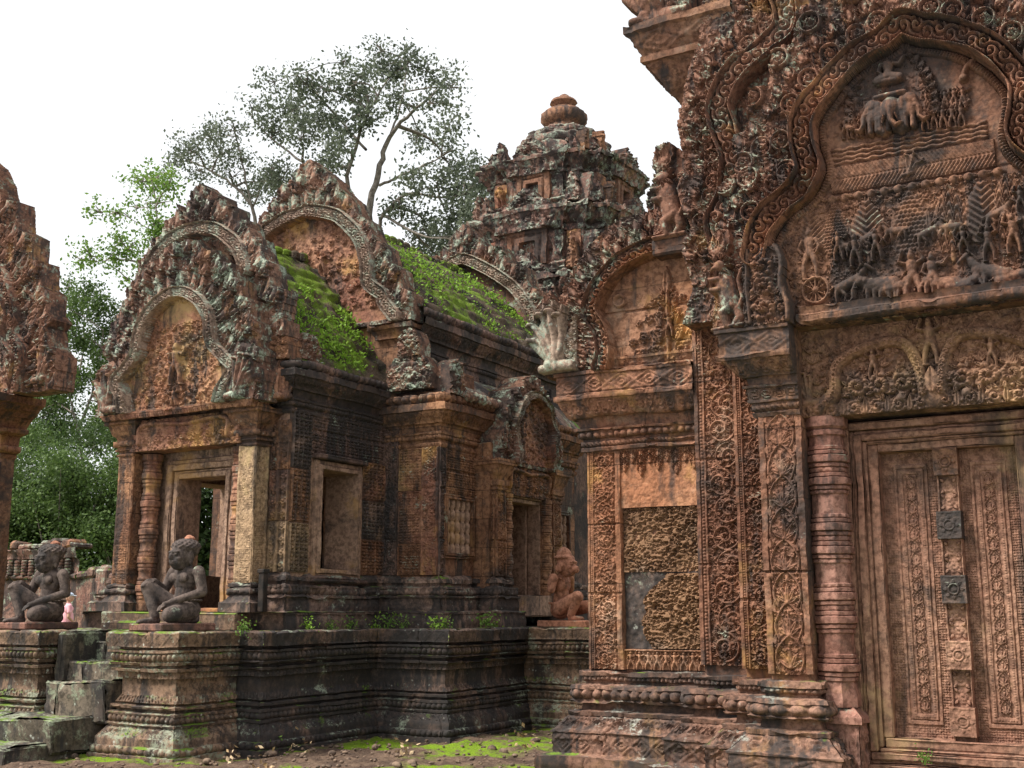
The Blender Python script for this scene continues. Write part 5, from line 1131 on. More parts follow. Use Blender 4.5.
# capital under the right end of the main gable, serpent blocks on the corners
CP = [(-.02, 3.70), (.0, 3.72), (.0, 4.12), (.02, 4.13), (.02, 4.16), (.0, 4.165, (bead, .05, .02)), (.02, 4.22), (.04, 4.23), (.04, 4.26), (.02, 4.27), (.05, 4.36), (.09, 4.37), (.09, 4.40), (.13, 4.47), (.16, 4.48), (.16, 4.54), (-.1, 4.55)]
for q_ in (0, 1):
    pth = [(-8.0, 11.3), (-8.0, 11.0), (-7.70, 11.0), (-7.70, 11.3)]; b = MB(); b.sweep(pth if not q_ else mirp(pth, XC), CP, p=.013, joint=0); b.box(*((-7.99, -7.71) if not q_ else (2*XC+7.71, 2*XC+7.99)), 11.01, 11.3, 3.6, 4.5); b.build('capital', M['hall'], HALL)
def scrollblock(r):
    W, H = r.W, r.H; m = r.polygon([(0, 0), (W, 0), (W, H*.5), (W*.82, H*.85), (W*.5, H), (W*.15, H*.85), (0, H*.6)]); r.m = m; r.foliage(m, .02, .05, .05, .01, 8, 150); r.gate = m; r.curl(W*.5, H*.45, H*.4, .07, 1); r.gate = None
def nagablock(r):
    W, H = r.W, r.H; m = r.polygon([(0, 0), (W*.9, 0), (W, H*.25), (W*.95, H*.6), (W*.8, H*.95), (W*.45, H), (W*.15, H*.8), (0, H*.45)]); r.m = m; r.gate = m; r.h = np.where(m, .015, 0); r.naga(W*.45, .02, H*.8, 1, .09, .02, 5); r.leaf(W*.15, .0, 1.5, H*.7, .06, .06); r.gate = None
cv('serpent_block', M['gable'], (-8.42, 8.84, 3.37), EX, .40, .60, nagablock, .008, .25, mask=lambda r: r.m); 
cv('serpent_block', M['gable_red'], (-8.0, 9.06, 3.40), EY, .3, .48, nagablock, .008, .12, mask=lambda r: r.m)
cv('serpent_block', M['gable'], (2*XC+8.02, 8.84, 3.37), EX, .40, .60, lambda r: (nagablock(r), setattr(r, 'h', r.h[:, ::-1].copy()), setattr(r, 'm', r.m[:, ::-1].copy())), .008, .25, mask=lambda r: r.m)
cv('scroll_block', M['gable'], (-7.92, 9.22, 3.86), EY, .46, .30, scrollblock, .009, .2, mask=lambda r: r.m)
cv('scroll_block', M['hall'], (-8.22, 9.13, 3.82), EX, .36, .34, scrollblock, .009, .2, mask=lambda r: r.m)
cv('scroll_block', M['gable'], (-7.82, 10.80, 3.72), EX, .62, .44, scrollblock, .009, .2, mask=lambda r: r.m)
cv('scroll_block', M['gable'], (-7.06, 10.9, 3.66), EY, .30, .42, scrollblock, .009, .2, mask=lambda r: r.m)
cv('scroll_block', M['gable'], (-7.66, 10.78, 4.10), EX, .30, .34, scrollblock, .009, .2, mask=lambda r: r.m)
b = MB()
for k in range(9): b.lathe(-7.0, 11.22+k*.085, [(.0, 3.60), (.045, 3.63), (.05, 3.67), (.03, 3.72), (0, 3.74)], 10)
b.build('eave_tile', M['gable'], HALL)
# north side door: pilasters, colonnette, lintel and little pediment
for y0 in (11.75, 13.15):
    cv('pilaster', M['hall'], (-7.20, y0, 1.66), EX, .25, .98, scr(.02, .032), .008); cv('pilaster', M['hall'], (-6.95, y0, 1.66), EY, .22, .98, scr(.02, .032), .008)
    b = MB(); b.box(-7.2, -6.965, y0+.012, y0+.215, 1.6, 3.0, c=.004); b.sweep([(-7.2, y0), (-6.95, y0), (-6.95, y0+.22), (-7.2, y0+.22)], [(o*.8, z-.33) for o, z, *_ in PC], p=.015, joint=0); b.build('capital', M['hall'], HALL)
for y in (12.08, 13.06): MB().lathe(-7.0, y, colprof(1.45, 2.62, .07), 24, True).build('colonnette', M['hall'], HALL, .4)
b = MB()
for (a, t, o) in ((0, .05, -7.03), (.05, .05, -7.0)):
    b.box(-7.2, o, 12.16-a-t, 12.16-a, 1.44, 2.55+a+t, c=.006); b.box(-7.2, o, 12.96+a, 12.96+a+t, 1.44, 2.55+a+t, c=.006); b.box(-7.2, o-.002, 12.16-a-.001, 12.96+a+.001, 2.55+a, 2.55+a+t-.002, c=.006)
b.box(-7.2, -6.9, 11.95, 13.15, 1.2, 1.45, c=.01); b.build('door_frame', M['inside'], HALL)
b = MB(); b.box(-7.56, -7.5, 12.1, 12.35, 1.4, 2.6, c=.004); b.box(-7.9, -7.2, 12.9, 12.96, 1.4, 2.6, c=.004); b.build('door_reveal', M['inside'], HALL)
cv('lintel', M['hall'], (-6.97, 11.97, 2.62), EY, 1.18, .36, plintel, .009, .2)
def mini(r): ped_fn([(.32, .04), (.36, .3), (.3, .5), (.42, .72), (.62, .85), (.80, .9)], [(.0, 0), (.02, .35), (.1, .45), (.1, .62), (.22, .75), (.3, .9), (.5, .98), (.6, 1.1), (.80, 1.16)], .10, .07, 82, .05, lambda r: r.foliage(np.ones_like(r.h, bool), .02, .04, .045, 0, 83, 300))(r)
pediment((-6.93, 11.75, 2.97), 1.60, 1.2, mini, .0095, ('gable', 'gable_red'), .3, EY)
b = MB(); a = np.linspace(-1, 1, 24); x = np.linspace(-7.7, -6.98, 24); A_, X_ = np.meshgrid(a, x, indexing='ij'); b.grid(np.stack([X_, 12.55+.7*A_, 3.05+.85*(1-np.abs(A_)**1.7)+.03*vnoise(X_*6, A_*6, 0*A_, 2)], -1)[::-1]); b.build('porch_roof', M['hall_plinth'], HALL, 2)
# dark iron prop beside the porch pillar
b = MB(); b.box(-8.06, -7.99, 9.02, 9.09, 1.262, 1.66, p=.1, c=.006); b.box(-8.07, -7.98, 9.01, 9.10, 1.64, 1.68, c=.005)
tag(b.build('iron_prop', plain('black_iron', (.012, .011, .010), (.035, .025, .02), 12, .6), None, 0), 'short black iron prop standing beside the ochre porch pillar', 'post')
# ================================================================ THE TOWER behind the hall
TY = 17.9
TOW = thing('temple_tower', (XC, TY, 0), 'tall tiered stone tower with lotus finial, grey-green with lichen, behind the mossy hall roofs', 'tower')
def redent(a):                       # square plan with stepped corners
    b_, c = a*.80, a*.52
    q = [(-c, -a*1.10), (c, -a*1.10), (c, -a), (b_, -a), (b_, -b_), (a, -b_), (a, -c), (a*1.10, -c)]
    pts = []
    for k in range(4):
        cs, sn = round(math.cos(k*math.pi/2)), round(math.sin(k*math.pi/2)); pts += [(XC+x*cs-y*sn, TY+x*sn+y*cs) for x, y in q]
    out = []
    for p in pts:
        if not out or math.hypot(p[0]-out[-1][0], p[1]-out[-1][1]) > 1e-6: out.append(p)
    return out[:-1] if math.hypot(out[0][0]-out[-1][0], out[0][1]-out[-1][1]) < 1e-6 else out
def tierprof(z0, z1):
    h = z1-z0; return [(.10, z0), (.12, z0+.06*h), (.06, z0+.08*h), (.07, z0+.12*h, (bead, .12, .03)), (.06, z0+.18*h), (.0, z0+.2*h), (.0, z0+.22*h, (leafy, .22, .03)), (.0, z0+.58*h), (.05, z0+.60*h), (.05, z0+.64*h), (.02, z0+.66*h), (.08, z0+.72*h), (.08, z0+.74*h, (petal, .13, .03)), (.17, z0+.84*h), (.20, z0+.85*h), (.20, z0+.92*h), (.10, z0+.95*h), (-.25, z0+.99*h)]
for (a, z0, z1) in ((1.95, .9, 5.3), (1.34, 5.2, 6.75), (1.22, 6.7, 7.95), (1.03, 7.9, 8.95)):
    b = MB(); b.sweep(redent(a), tierprof(z0, z1), p=.03, closed=True, joint=.55, er=.025); b.build('tier', M['tower'], TOW, 3.5)
# false windows, little gables and corner stones on every tier
def tier_gable(r):
    W, H = r.W, r.H; cx = W/2; ol = [(0, 0), (.0, H*.3), (W*.1, H*.4), (W*.14, H*.62), (W*.3, H*.75), (W*.36, H*.9), (cx, H)]; ol = ol+[(W-u, v) for u, v in reversed(ol[:-1])]; r.m = r.polygon(ol)
    r.foliage(r.m, .03, .07, .06, 0, int(W*99), 200); r.gate = r.m; r.band([(W*.2, 0), (W*.22, H*.35), (W*.35, H*.62), (cx, H*.72), (W*.65, H*.62), (W*.78, H*.35), (W*.8, 0)], .09, naga_band(.08, .02)); r.gate = None
def niche(r):
    W, H = r.W, r.H; r.h += .0
    for k, (i, a) in enumerate(((0, .05), (.07, .02), (.10, .06), (.16, -.04))): r.rect(i*W*2, W-i*W*2, 0, H-i*W*2, a)
rg = random.Random(9)
for (a, z0, z1) in ((1.34, 5.2, 6.75), (1.22, 6.7, 7.95), (1.03, 7.9, 8.95)):
    h = z1-z0
    for d in (0, 1):
        for (fn, W_, H_, zz, out, mt) in ((niche, a*.62, h*.50, z0+.16*h, 1.12, 'lib_dark'), (tier_gable, a*.95, h*.62, z0+.62*h, 1.18, 'tower')):
            o = (XC-W_/2, TY-a*out, zz) if d == 0 else (XC+a*out, TY-W_/2, zz)
            carved('false_window' if fn is niche else 'small_gable', M[mt], TOW, o, EX if d == 0 else EY, EZ, W_, H_, .022, fn, .22, mask=(lambda r: r.m) if fn is tier_gable else None, wob=2)
        for s_ in (-1, 1):
            for f in (.66, .92):
                W_, H_ = .30, h*.42; u = s_*a*f
                o = (XC+u-W_/2, TY-a*(1.06 if f < .8 else .88), z1-.04) if d == 0 else (XC+a*(1.06 if f < .8 else .88), TY+u-W_/2, z1-.04)
                carved('antefix', M['tower'] if rg.random() < .7 else M['hall'], TOW, o, EX if d == 0 else EY, EZ, W_*rg.uniform(.8, 1.1), H_*rg.uniform(.55, 1.1), .022, antefix, .16, mask=lambda r: r.m, wob=3)
        for s_ in (-1, 1):
            u = s_*a*.66; o = (XC+u-.13, TY-a*1.03, z0+.2*h) if d == 0 else (XC+a*1.03, TY+u-.13, z0+.2*h)
            carved('corner_carving', M['gable_red'] if rg.random() < .5 else M['tower'], TOW, o, EX if d == 0 else EY, EZ, .26, h*.38, .02, lambda r: r.man(r.W/2, 0, r.H*.9, .08, .02), .08, wob=2)
# crowning bell and finial
b = MB(); P = [(.80, 8.85), (.82, 8.95), (.74, 8.98), (.76, 9.02), (.86, 9.06), (.88, 9.22), (.84, 9.36), (.76, 9.40), (.78, 9.44), (.78, 9.56), (.70, 9.62), (.64, 9.64), (.66, 9.68), (.64, 9.76), (.52, 9.82), (.50, 9.88), (.42, 9.93), (.36, 9.96)]; P = [(a, 8.83+(z-8.85)*.84) for a, z in P]; P = [(a+(c-a)*t/4, b_+(d-b_)*t/4) for (a, b_), (c, d) in zip(P[:-1], P[1:]) for t in range(4)]
b.lathe(XC, TY, P, 64, False, pat=lambda a, z: .06*np.abs(np.cos(a*10))*(z > 8.98)*(z < 9.62)+.05*vnoise(np.cos(a)*5+0*z, np.sin(a)*5+0*z, z*7, 3)); b.build('crowning_bell', M['tower'], TOW, 4)
b = MB(); P = [(.36, 9.90), (.33, 9.98), (.30, 10.03), (.36, 10.08), (.415, 10.16), (.41, 10.27), (.33, 10.36), (.22, 10.40), (.18, 10.44), (.22, 10.50), (.25, 10.53), (.23, 10.58), (.14, 10.62), (.09, 10.68), (.04, 10.72), (0, 10.73)]
P = [(a, 9.73+(z-9.90)*.88) for a, z in P]; b.lathe(XC, TY, P, 48, pat=lambda a, z: .014*np.cos(a*16)*(z < 10.1)); b.build('finial', M['lib_dark'], TOW, 2)
# ================================================================ THE SECOND LIBRARY at the left edge
LB2 = thing('library', (-16.4, 12.5, 0), 'dark red carved library at left edge with a saw-toothed serpent gable', 'building')
Y2 = 11.5; u0, v0 = -16.9, 4.46
qq = lambda pts: [(x-u0, z-v0) for x, z in pxY([(a-7, c+4) for a, c in pts], Y2)]
def leftped(r):
    olR = qq([(64, 392), (66, 372), (68, 352), (60, 343), (58, 325), (64, 316), (57, 308), (58, 288), (50, 282), (51, 258), (40, 256), (41, 232), (27, 225), (26, 198), (12, 196), (8, 178), (0, 160), (-12, 150), (-25, 105), (-40, 95)])
    olL = [(2*1.9-u, v) for u, v in olR]; cx = (olR[-1][0]); 
    r.m = r.polygon([(u, max(0, v)) for u, v in olR]+[(0.01, olR[-1][1]), (0.01, 0)])
    ar = qq([(30, 388), (34, 352), (24, 332), (26, 312), (22, 290), (10, 268), (-8, 250), (-30, 240)])
    inn = r.polygon([tuple(p) for p in catmull(ar)]+[(0, ar[-1][1]), (0, 0), ar[0]])
    r.foliage(r.m & ~inn, .03, .06, .06, 0, 5, 900); r.gate = r.m & ~inn; [r.flame((a[0]+b_[0])/2-.08, min(a[1], b_[1])-.22, 1.2, .40, .13, .12, .02) for a, b_ in zip(olR[:-1], olR[1:])]; arR = ar[::-1]; r.crest(arR, [('f', .12, .26, .09, .10, .02), ('f', .32, .28, .1, .10, .02)]); r.gate = None; r.foliage(inn, .03, .06, .05, 0, 6, 300); r.gate = r.m; r.band(ar, .24, naga_band(.12, .10, per=.10))
    nb = qq([(52, 378)])[0]; r.naga(nb[0], nb[1], .55, 1, .14, .02, 5); r.gate = None
r = Relief(3.6, 5.2, .012); leftped(r); b = MB(); b.relief((u0, Y2, v0), EX, EZ, r.h, .012, r.m, .3, True); b.build('pediment', M['lib_up'], LB2)
xr = atY(-12, 440, Y2)[0]
b = MB(); b.sweep([(-17.5, Y2+.25), (xr, Y2+.25), (xr, Y2+.5)], [(o, z+.60, *h) for o, z, *h in [(-.05, 2.9), (.0, 2.95), (.03, 3.0), (.03, 3.04), (.12, 3.06, (bead, .09, .03)), (.12, 3.14), (.06, 3.16), (.10, 3.3), (.26, 3.34), (.28, 3.40), (.22, 3.42), (.28, 3.5, (leafy, .12, .02)), (.55, 3.72), (.62, 3.74), (.64, 3.86), (-.1, 3.9)]], p=.018, joint=.6); b.build('cornice', M['lib'], LB2)
b = MB(); b.box(-17.5, xr, Y2+.26, Y2+.5, .8, 4.5, p=.15); b.build('wall', M['lib_dark'], LB2); b = MB(); b.box(-24, xr-6, Y2+.45, Y2+4, .8, 6.0, p=.2); b.build('wall', M['lib_dark'], LB2)
carved('pilaster', M['hall_dark'], LB2, (xr-.34, Y2+.25, 1.2), EX, EZ, .34, 2.3, .012, scr(.03, .03), .03)
b = MB(); b.sweep([(-17.5, Y2+.25), (xr, Y2+.25), (xr, Y2+.5)], [(o*1.1, z*1.45) for o, z, *_ in PL], p=.03, joint=.7); b.build('plinth', M['hall_plinth'], LB2)
# ================================================================ STATUES AND PEOPLE (one continuous body each)
def capsule(mb, a, b, ra, rb, n=14):
    a = Vector(a); b = Vector(b); d = b-a; L = d.length or 1e-6; q = d.to_track_quat('Z', 'Y'); rows = []
    for k in range(6): t = -math.pi/2+k/5*math.pi/2; rows.append((ra*math.cos(t), ra*math.sin(t)))
    for k in range(6): t = k/5*math.pi/2; rows.append((rb*math.cos(t), L+rb*math.sin(t)))
    P = np.zeros((len(rows), n+1, 3))
    for i, (r, z) in enumerate(rows):
        for j in range(n+1):
            v = q @ Vector((r*math.cos(j/n*2*math.pi), r*math.sin(j/n*2*math.pi), z))+a; P[i, j] = v
    mb.grid(P)
def ellipsoid(mb, c, r, rot=(0, 0, 0), n=16):
    from mathutils import Euler
    e = Euler(rot).to_matrix(); th = np.linspace(-math.pi/2, math.pi/2, 10); ph = np.linspace(0, 2*math.pi, n+1); E = np.array(e)
    P = np.stack([np.cos(th)[:, None]*np.cos(ph)*r[0], np.cos(th)[:, None]*np.sin(ph)*r[1], np.sin(th)[:, None]*r[2]+0*ph], -1) @ E.T+np.array(c); mb.grid(P)
def body(mb, name, mat, parent, vox=.007, sm=3, loc=None):
    o = mb.build(name, mat, None, 0)
    if parent: o.parent = parent
    m = o.modifiers.new('skin', 'REMESH'); m.mode = 'VOXEL'; m.voxel_size = vox; m.use_smooth_shade = True
    s_ = o.modifiers.new('soft', 'SMOOTH'); s_.iterations = sm; s_.factor = .5
    return o
def hand(mb, w, d, up, s=1., side=1):
    """palm and five bent fingers from wrist w along d, palm facing -up"""
    w = Vector(w); d = Vector(d).normalized(); up = Vector(up).normalized(); sd = d.cross(up).normalized()*side
    p = w+d*.04*s; capsule(mb, w, p+d*.02*s, .022*s, .026*s)
    for k in range(4):
        o = p+d*.03*s+sd*(k-1.5)*.015*s; L = (.030, .036, .034, .026)[k]*s; m = o+d*L-up*.006*s; capsule(mb, o, m, .0085*s, .008*s, 8); capsule(mb, m, m+d*L*.6-up*L*.6, .008*s, .0065*s, 8)
    t = w+d*.015*s+sd*-.024*s; capsule(mb, t, t+d*.032*s-sd*.018*s-up*.01*s, .010*s, .008*s, 8)
def head(mb, c, s=1., monkey=False, hair=True):
    x, y, z = c; E = lambda dx, dy, dz, r, rot=(0, 0, 0): ellipsoid(mb, (x+dx*s, y+dy*s, z+dz*s), tuple(k*s for k in r), rot)
    E(0, 0, 0, (.085, .098, .112)); E(0, -.055, -.055, (.06, .05, .05)); E(0, -.035, -.088, (.048, .05, .03))
    E(0, -.085, .022, (.065, .02, .012))                                                     # brow
    for q in (-1, 1):
        E(q*.034, -.086, .003, (.020, .014, .010)); E(q*.088, .012, -.01, (.014, .026, .042)); E(q*.090, .012, -.055, (.012, .016, .022)); E(q*.045, -.066, -.03, (.026, .022, .022))
    if monkey: E(0, -.095, -.045, (.046, .045, .036)); E(0, -.125, -.028, (.018, .014, .010)); E(0, -.118, -.060, (.036, .022, .008)); E(0, -.11, -.075, (.032, .022, .010))
    else: E(0, -.108, -.018, (.017, .020, .026)); E(0, -.097, .005, (.010, .014, .03)); E(0, -.100, -.052, (.034, .014, .008)); E(0, -.096, -.066, (.028, .014, .009))
def guardian_body():
    b = MB(); c = lambda *a: capsule(b, *a)
    ellipsoid(b, (0, .04, .13), (.155, .135, .12)); c((0, .04, .14), (0, .03, .30), .118, .095); ellipsoid(b, (0, .02, .40), (.135, .095, .115)); ellipsoid(b, (0, .03, .47), (.16, .075, .058))
    for q in (-1, 1): ellipsoid(b, (q*.065, -.055, .425), (.07, .035, .05)); ellipsoid(b, (q*.185, .03, .475), (.058, .058, .06))
    c((0, .025, .47), (0, .01, .60), .068, .060); head(b, (0, -.02, .635), 1.22)
    ellipsoid(b, (0, .016, .705), (.130, .134, .086)); ellipsoid(b, (0, .03, .68), (.118, .11, .08))
    for j in range(70):
        z = 1-(j+.5)/70*1.0; a = j*2.39996; r_ = math.sqrt(max(0, 1-z*z)); ellipsoid(b, (.132*r_*math.cos(a), .016+.136*r_*math.sin(a), .700+.086*z), (.012, .012, .010), n=8)
    c((-.09, .0, .14), (-.215, -.23, .335), .095, .068); c((-.215, -.23, .335), (-.10, -.22, .07), .064, .042); c((-.10, -.20, .03), (-.135, -.36, .022), .036, .022)
    for k in range(5): c((-.115-.012*k, -.35, .02), (-.115-.013*k, -.385+.005*k, .016), .011, .009, 8)
    c((.09, .01, .12), (.17, -.25, .085), .10, .075); c((.17, -.25, .075), (.07, .10, .05), .065, .045); c((.06, .12, .04), (-.04, .16, .03), .035, .025)
    c((.195, .03, .47), (.245, .04, .29), .055, .045); c((.245, .04, .29), (.12, -.19, .205), .044, .032); hand(b, (.115, -.20, .20), (-.35, -.75, -.35), (.2, -.3, .9), 1.1, -1)
    c((-.195, .03, .47), (-.25, -.02, .31), .055, .045); c((-.25, -.02, .31), (-.22, -.16, .39), .043, .032); hand(b, (-.22, -.17, .395), (.05, -.9, -.15), (0, -.1, 1), 1.1, 1)
    for k in range(22): a = k/22*6.283; ellipsoid(b, (.145*math.cos(a), .04+.128*math.sin(a), .215), (.022, .022, .012), n=8)
    return b
def statue(loc, label, mat, rz, mb, base, topknot=None, grp='guardian statues on the terrace'):
    t = thing('guardian_statue', loc, label, 'statue', grp, rz)
    o = body(mb, 'figure', M[mat], t, .0068, 1)
    b = MB(); b.box(*base, p=.05, c=.012); o2 = b.build('base', M['statue_base'] if mat == 'statue_dark' else M[mat], None, .5); o2.parent = t
    if topknot:
        b = MB(); ellipsoid(b, topknot, (.052, .052, .030)); ellipsoid(b, (topknot[0]-.01, topknot[1], topknot[2]+.010), (.036, .036, .028)); o3 = b.build('topknot', M['statue_red'], None, .3); o3.parent = t
    return t
M['statue_base'] = stone('statue_base_stone', (.20, .095, .070), (.28, .15, .11), .05, dark=.42, lichen=.08, moss=.2, seed=27)
S1 = statue((-8.25, 8.20, 1.155), 'dark seated stone guardian directly in front of the porch door, one knee raised', 'statue_dark', math.radians(-8), guardian_body(), (-.26, .24, -.39, .22, -.065, .005), (.0, .05, .788))
S2 = S1.copy(); sc.collection.objects.link(S2)
for ch in list(S1.children): c_ = ch.copy(); sc.collection.objects.link(c_); c_.parent = S2
S2.location = (-10.12, 8.20, 1.155); S2.rotation_euler.z = math.radians(-4)
S2['label'] = 'dark seated stone guardian left of the terrace steps, with trees and low wall behind it'
def monkey_body():
    b = MB(); c = lambda *a: capsule(b, *a)
    ellipsoid(b, (0, .06, .13), (.12, .13, .115)); c((0, .06, .14), (0, .05, .32), .105, .088); ellipsoid(b, (0, .04, .41), (.122, .092, .11)); ellipsoid(b, (0, .05, .48), (.14, .07, .05))
    for q in (-1, 1): ellipsoid(b, (q*.17, .05, .48), (.055, .06, .06)); c((q*.18, .05, .47), (q*.20, .06, .36), .055, .05)
    c((0, .04, .49), (0, .01, .6), .06, .055); head(b, (0, -.02, .645), 1.22, True)
    ellipsoid(b, (0, .01, .725), (.122, .128, .035)); 
    for k in range(6): c((0, .012, .745+k*.017), (0, .012, .755+k*.017), .098-.015*k, .09-.015*k)
    for q in (-1, 1): ellipsoid(b, (q*.116, .02, .60), (.02, .045, .045))
    c((-.08, .02, .14), (-.11, -.24, .27), .09, .07); c((-.11, -.24, .27), (-.10, -.14, .06), .066, .045); c((-.10, -.14, .03), (-.11, -.30, .025), .035, .024)
    c((.09, .02, .13), (.13, -.30, .17), .09, .07); c((.13, -.30, .17), (.12, -.28, .05), .06, .045); c((.12, -.27, .03), (.12, -.40, .025), .034, .024)
    for k in range(18): a = k/18*6.283; ellipsoid(b, (.128*math.cos(a), .06+.132*math.sin(a), .2), (.02, .02, .014), n=8)
    for q in (-1, 1):
        for k in range(4): ellipsoid(b, (q*(.04+.03*k), -.045+.02*k, .50-.02*(3-k)), (.018, .014, .012), n=8)
    return b
statue((-6.40, 12.42, 1.155), 'red stone monkey guardian with pointed crown and broken arms at the corner pedestal', 'statue_red', math.radians(84), monkey_body(), (-.24, .24, -.44, .24, -.075, .005))
# ---- visitor far behind
PP = atY(69, 600, 20.5); P0 = thing('person', (PP[0], 20.5, 0), 'person in pink and white top and pale cap standing behind the left statue', 'person', None, 2.6)
skin = plain('skin', (.42, .24, .17), (.48, .29, .21), 5, .6); b = MB(); c = lambda *a: capsule(b, *a)
for q in (-1, 1): c((q*.09, 0, .86), (q*.10, .0, .48), .085, .058); c((q*.10, 0, .48), (q*.10, .02, .08), .055, .036); c((q*.10, .02, .04), (q*.11, -.12, .03), .036, .028)
c((0, 0, .88), (0, 0, 1.1), .13, .115); ellipsoid(b, (0, 0, 1.25), (.16, .10, .14)); c((0, 0, 1.36), (0, 0, 1.48), .05, .048); head(b, (0, -.01, 1.56), .95)
for q in (-1, 1): c((q*.18, 0, 1.34), (q*.235, .02, 1.08), .045, .038); c((q*.235, .02, 1.08), (q*.2, -.14, .92), .036, .027); hand(b, (q*.2, -.15, .91), (-q*.2, -.6, -.5), (q*.3, 0, .9), 1., q)
body(b, 'body', skin, P0, .011, 2)
b = MB(); c = lambda *a: capsule(b, *a); c((0, 0, .95), (0, 0, 1.12), .145, .135); ellipsoid(b, (0, 0, 1.26), (.18, .12, .14)); c((0, 0, 1.30), (0, 0, 1.37), .13, .075)
for q in (-1, 1): c((q*.18, 0, 1.34), (q*.215, .01, 1.2), .062, .058)
body(b, 'shirt', plain('pink_cloth', (.62, .26, .32), (.75, .42, .46), 9, .8), P0, .012, 2)
b = MB(); b.lathe(0, 0, [(.15, .96), (.17, .88), (.2, .62), (.23, .5), (.22, .5), (.14, .88)], 24); o = b.build('skirt', plain('white_cloth', (.60, .58, .6), (.75, .72, .74), 9, .8), None, 0); o.parent = P0
b = MB(); ellipsoid(b, (0, .0, 1.625), (.098, .112, .06)); ellipsoid(b, (0, -.10, 1.60), (.075, .09, .012)); body(b, 'cap', plain('pale_cap', (.45, .52, .66), (.62, .66, .74), 9, .8), P0, .01, 1)
# ================================================================ far enclosure wall
WY = 24.0; xa, xb = atY(-70, 570, WY)[0], atY(108, 570, WY)[0]
zb = lambda y: atY(40, y, WY)[2]
ENC = thing('enclosure_wall', (xb-3, WY, 0), 'low red enclosure wall with a row of blind balusters, behind the left statue', 'wall')
b = MB(); b.box(xa, xb, WY, WY+.6, -.1, zb(579), p=.2, c=.02); b.build('wall', M['wall_far'], ENC, 2)
b = MB(); b.sweep([(xa, WY), (xb-1.2, WY)], [(.02, zb(580)), (.12, zb(578)), (.12, zb(575)), (.02, zb(574)), (.02, zb(561)), (.14, zb(559)), (.16, zb(556)), (.2, zb(552)), (.2, zb(549)), (-.5, zb(548))], p=.06, joint=.8, er=.03); b.build('cornice', M['wall_far'], ENC, 2)
nb = int((xb-1.2-xa)/.32)
for k in range(nb): baluster(xa+(k+.5)*.32, WY-.05, zb(575), zb(560), .11).build('baluster', M['wall_far'], ENC, .5)
rg = random.Random(7)
for k in range(16):
    x = xb-4.2+k*.33+rg.uniform(-.1, .1); z0 = zb(578) if k > 8 else zb(549); w_, h_ = rg.uniform(.3, .6), rg.uniform(.12, .32)
    b = MB(); b.box(x, x+w_, WY-.2+rg.uniform(0, .2), WY+.5, z0-.02, z0+h_, p=.12, c=.07); b.build('fallen_block', M['wall_far'] if k % 7 else M['gable_red'], ENC, 4)
RUIN = thing('ruined_wall', (xb+1.5, WY+.5, 0), 'ruined stack of lichened stone blocks just left of the porch pillar', 'wall')
for k in range(26):
    lv = k//7; x = xb-.6+(k % 7)*.62+rg.uniform(-.12, .12)+lv*.2; 
    if lv == 3 and rg.random() < .5: continue
    b = MB(); w_ = rg.uniform(.45, .72); z0 = lv*.82; b.box(x, x+w_, WY-.5+rg.uniform(-.15, .2)+lv*.15, WY+.5, z0, z0+rg.uniform(.6, .84), p=.12, c=.06); b.build('block', M['wall_far'] if k % 9 else M['gable_red'], RUIN, 4)
# ================================================================ TREES AND PLANTS
def tube(mb, pts, r0, r1, n=7):
    pts = [Vector(p) for p in pts]; m = len(pts); P = np.zeros((m, n+1, 3)); ref = Vector((.3, .9, .1))
    for i in range(m):
        d = (pts[min(i+1, m-1)]-pts[max(i-1, 0)]).normalized(); a = d.cross(ref).normalized(); c = d.cross(a); r = r0+(r1-r0)*i/(m-1)
        for j in range(n+1): t = -j/n*2*math.pi; P[i, j] = pts[i]+(a*math.cos(t)+c*math.sin(t))*r
    mb.grid(P)
def leaves(mb, cen, rad, n, size, rng, shell=.35):
    """n small folded leaves gathered on twigs through an uneven clump"""
    cen = np.array(cen, float); rad = np.array(rad, float)
    k = max(4, n//18); d = rng.normal(size=(k, 3)); d /= np.linalg.norm(d, axis=1)[:, None]; tw = d*(rng.uniform(0, 1, (k, 1))**(shell))*rad
    ix = rng.integers(0, k, n); p = cen+tw[ix]+rng.normal(size=(n, 3))*size*1.35
    ax = rng.normal(size=(n, 3)); ax[:, 2] -= .35; ax /= np.linalg.norm(ax, axis=1)[:, None]; o = rng.normal(size=(n, 3)); o[:, 2] += 1.2; s = np.cross(ax, o); s /= np.linalg.norm(s, axis=1)[:, None]+1e-9; nn = np.cross(s, ax)
    L = size*rng.uniform(.7, 1.3, (n, 1)); W = L*.30
    V = np.stack([p, p+ax*L*.5+s*W-nn*L*.05, p+ax*L, p+ax*L*.5-s*W-nn*L*.05], 1).reshape(-1, 3); i = np.arange(n)[:, None]*4
    mb.add(V, i+np.array([0, 1, 2, 3]))
bark = plain('bark', (.10, .085, .07), (.20, .175, .15), 6, .9, .02); bark_pale = plain('bark_pale', (.16, .14, .12), (.28, .25, .22), 6, .9, .02)
LEAF = {'grey': leafmat('leaf_hazed', (.075, .095, .065), (.15, .175, .12)), 'mid': leafmat('leaf_mid', (.045, .085, .022), (.11, .17, .045)), 'bright': leafmat('leaf_bright', (.08, .16, .03), (.18, .29, .05)), 'dark': leafmat('leaf_dark', (.025, .050, .014), (.06, .10, .028)), 'fern': leafmat('leaf_fern', (.12, .24, .02), (.25, .40, .05))}  # the pale grey set has distance haze put into its leaf colour
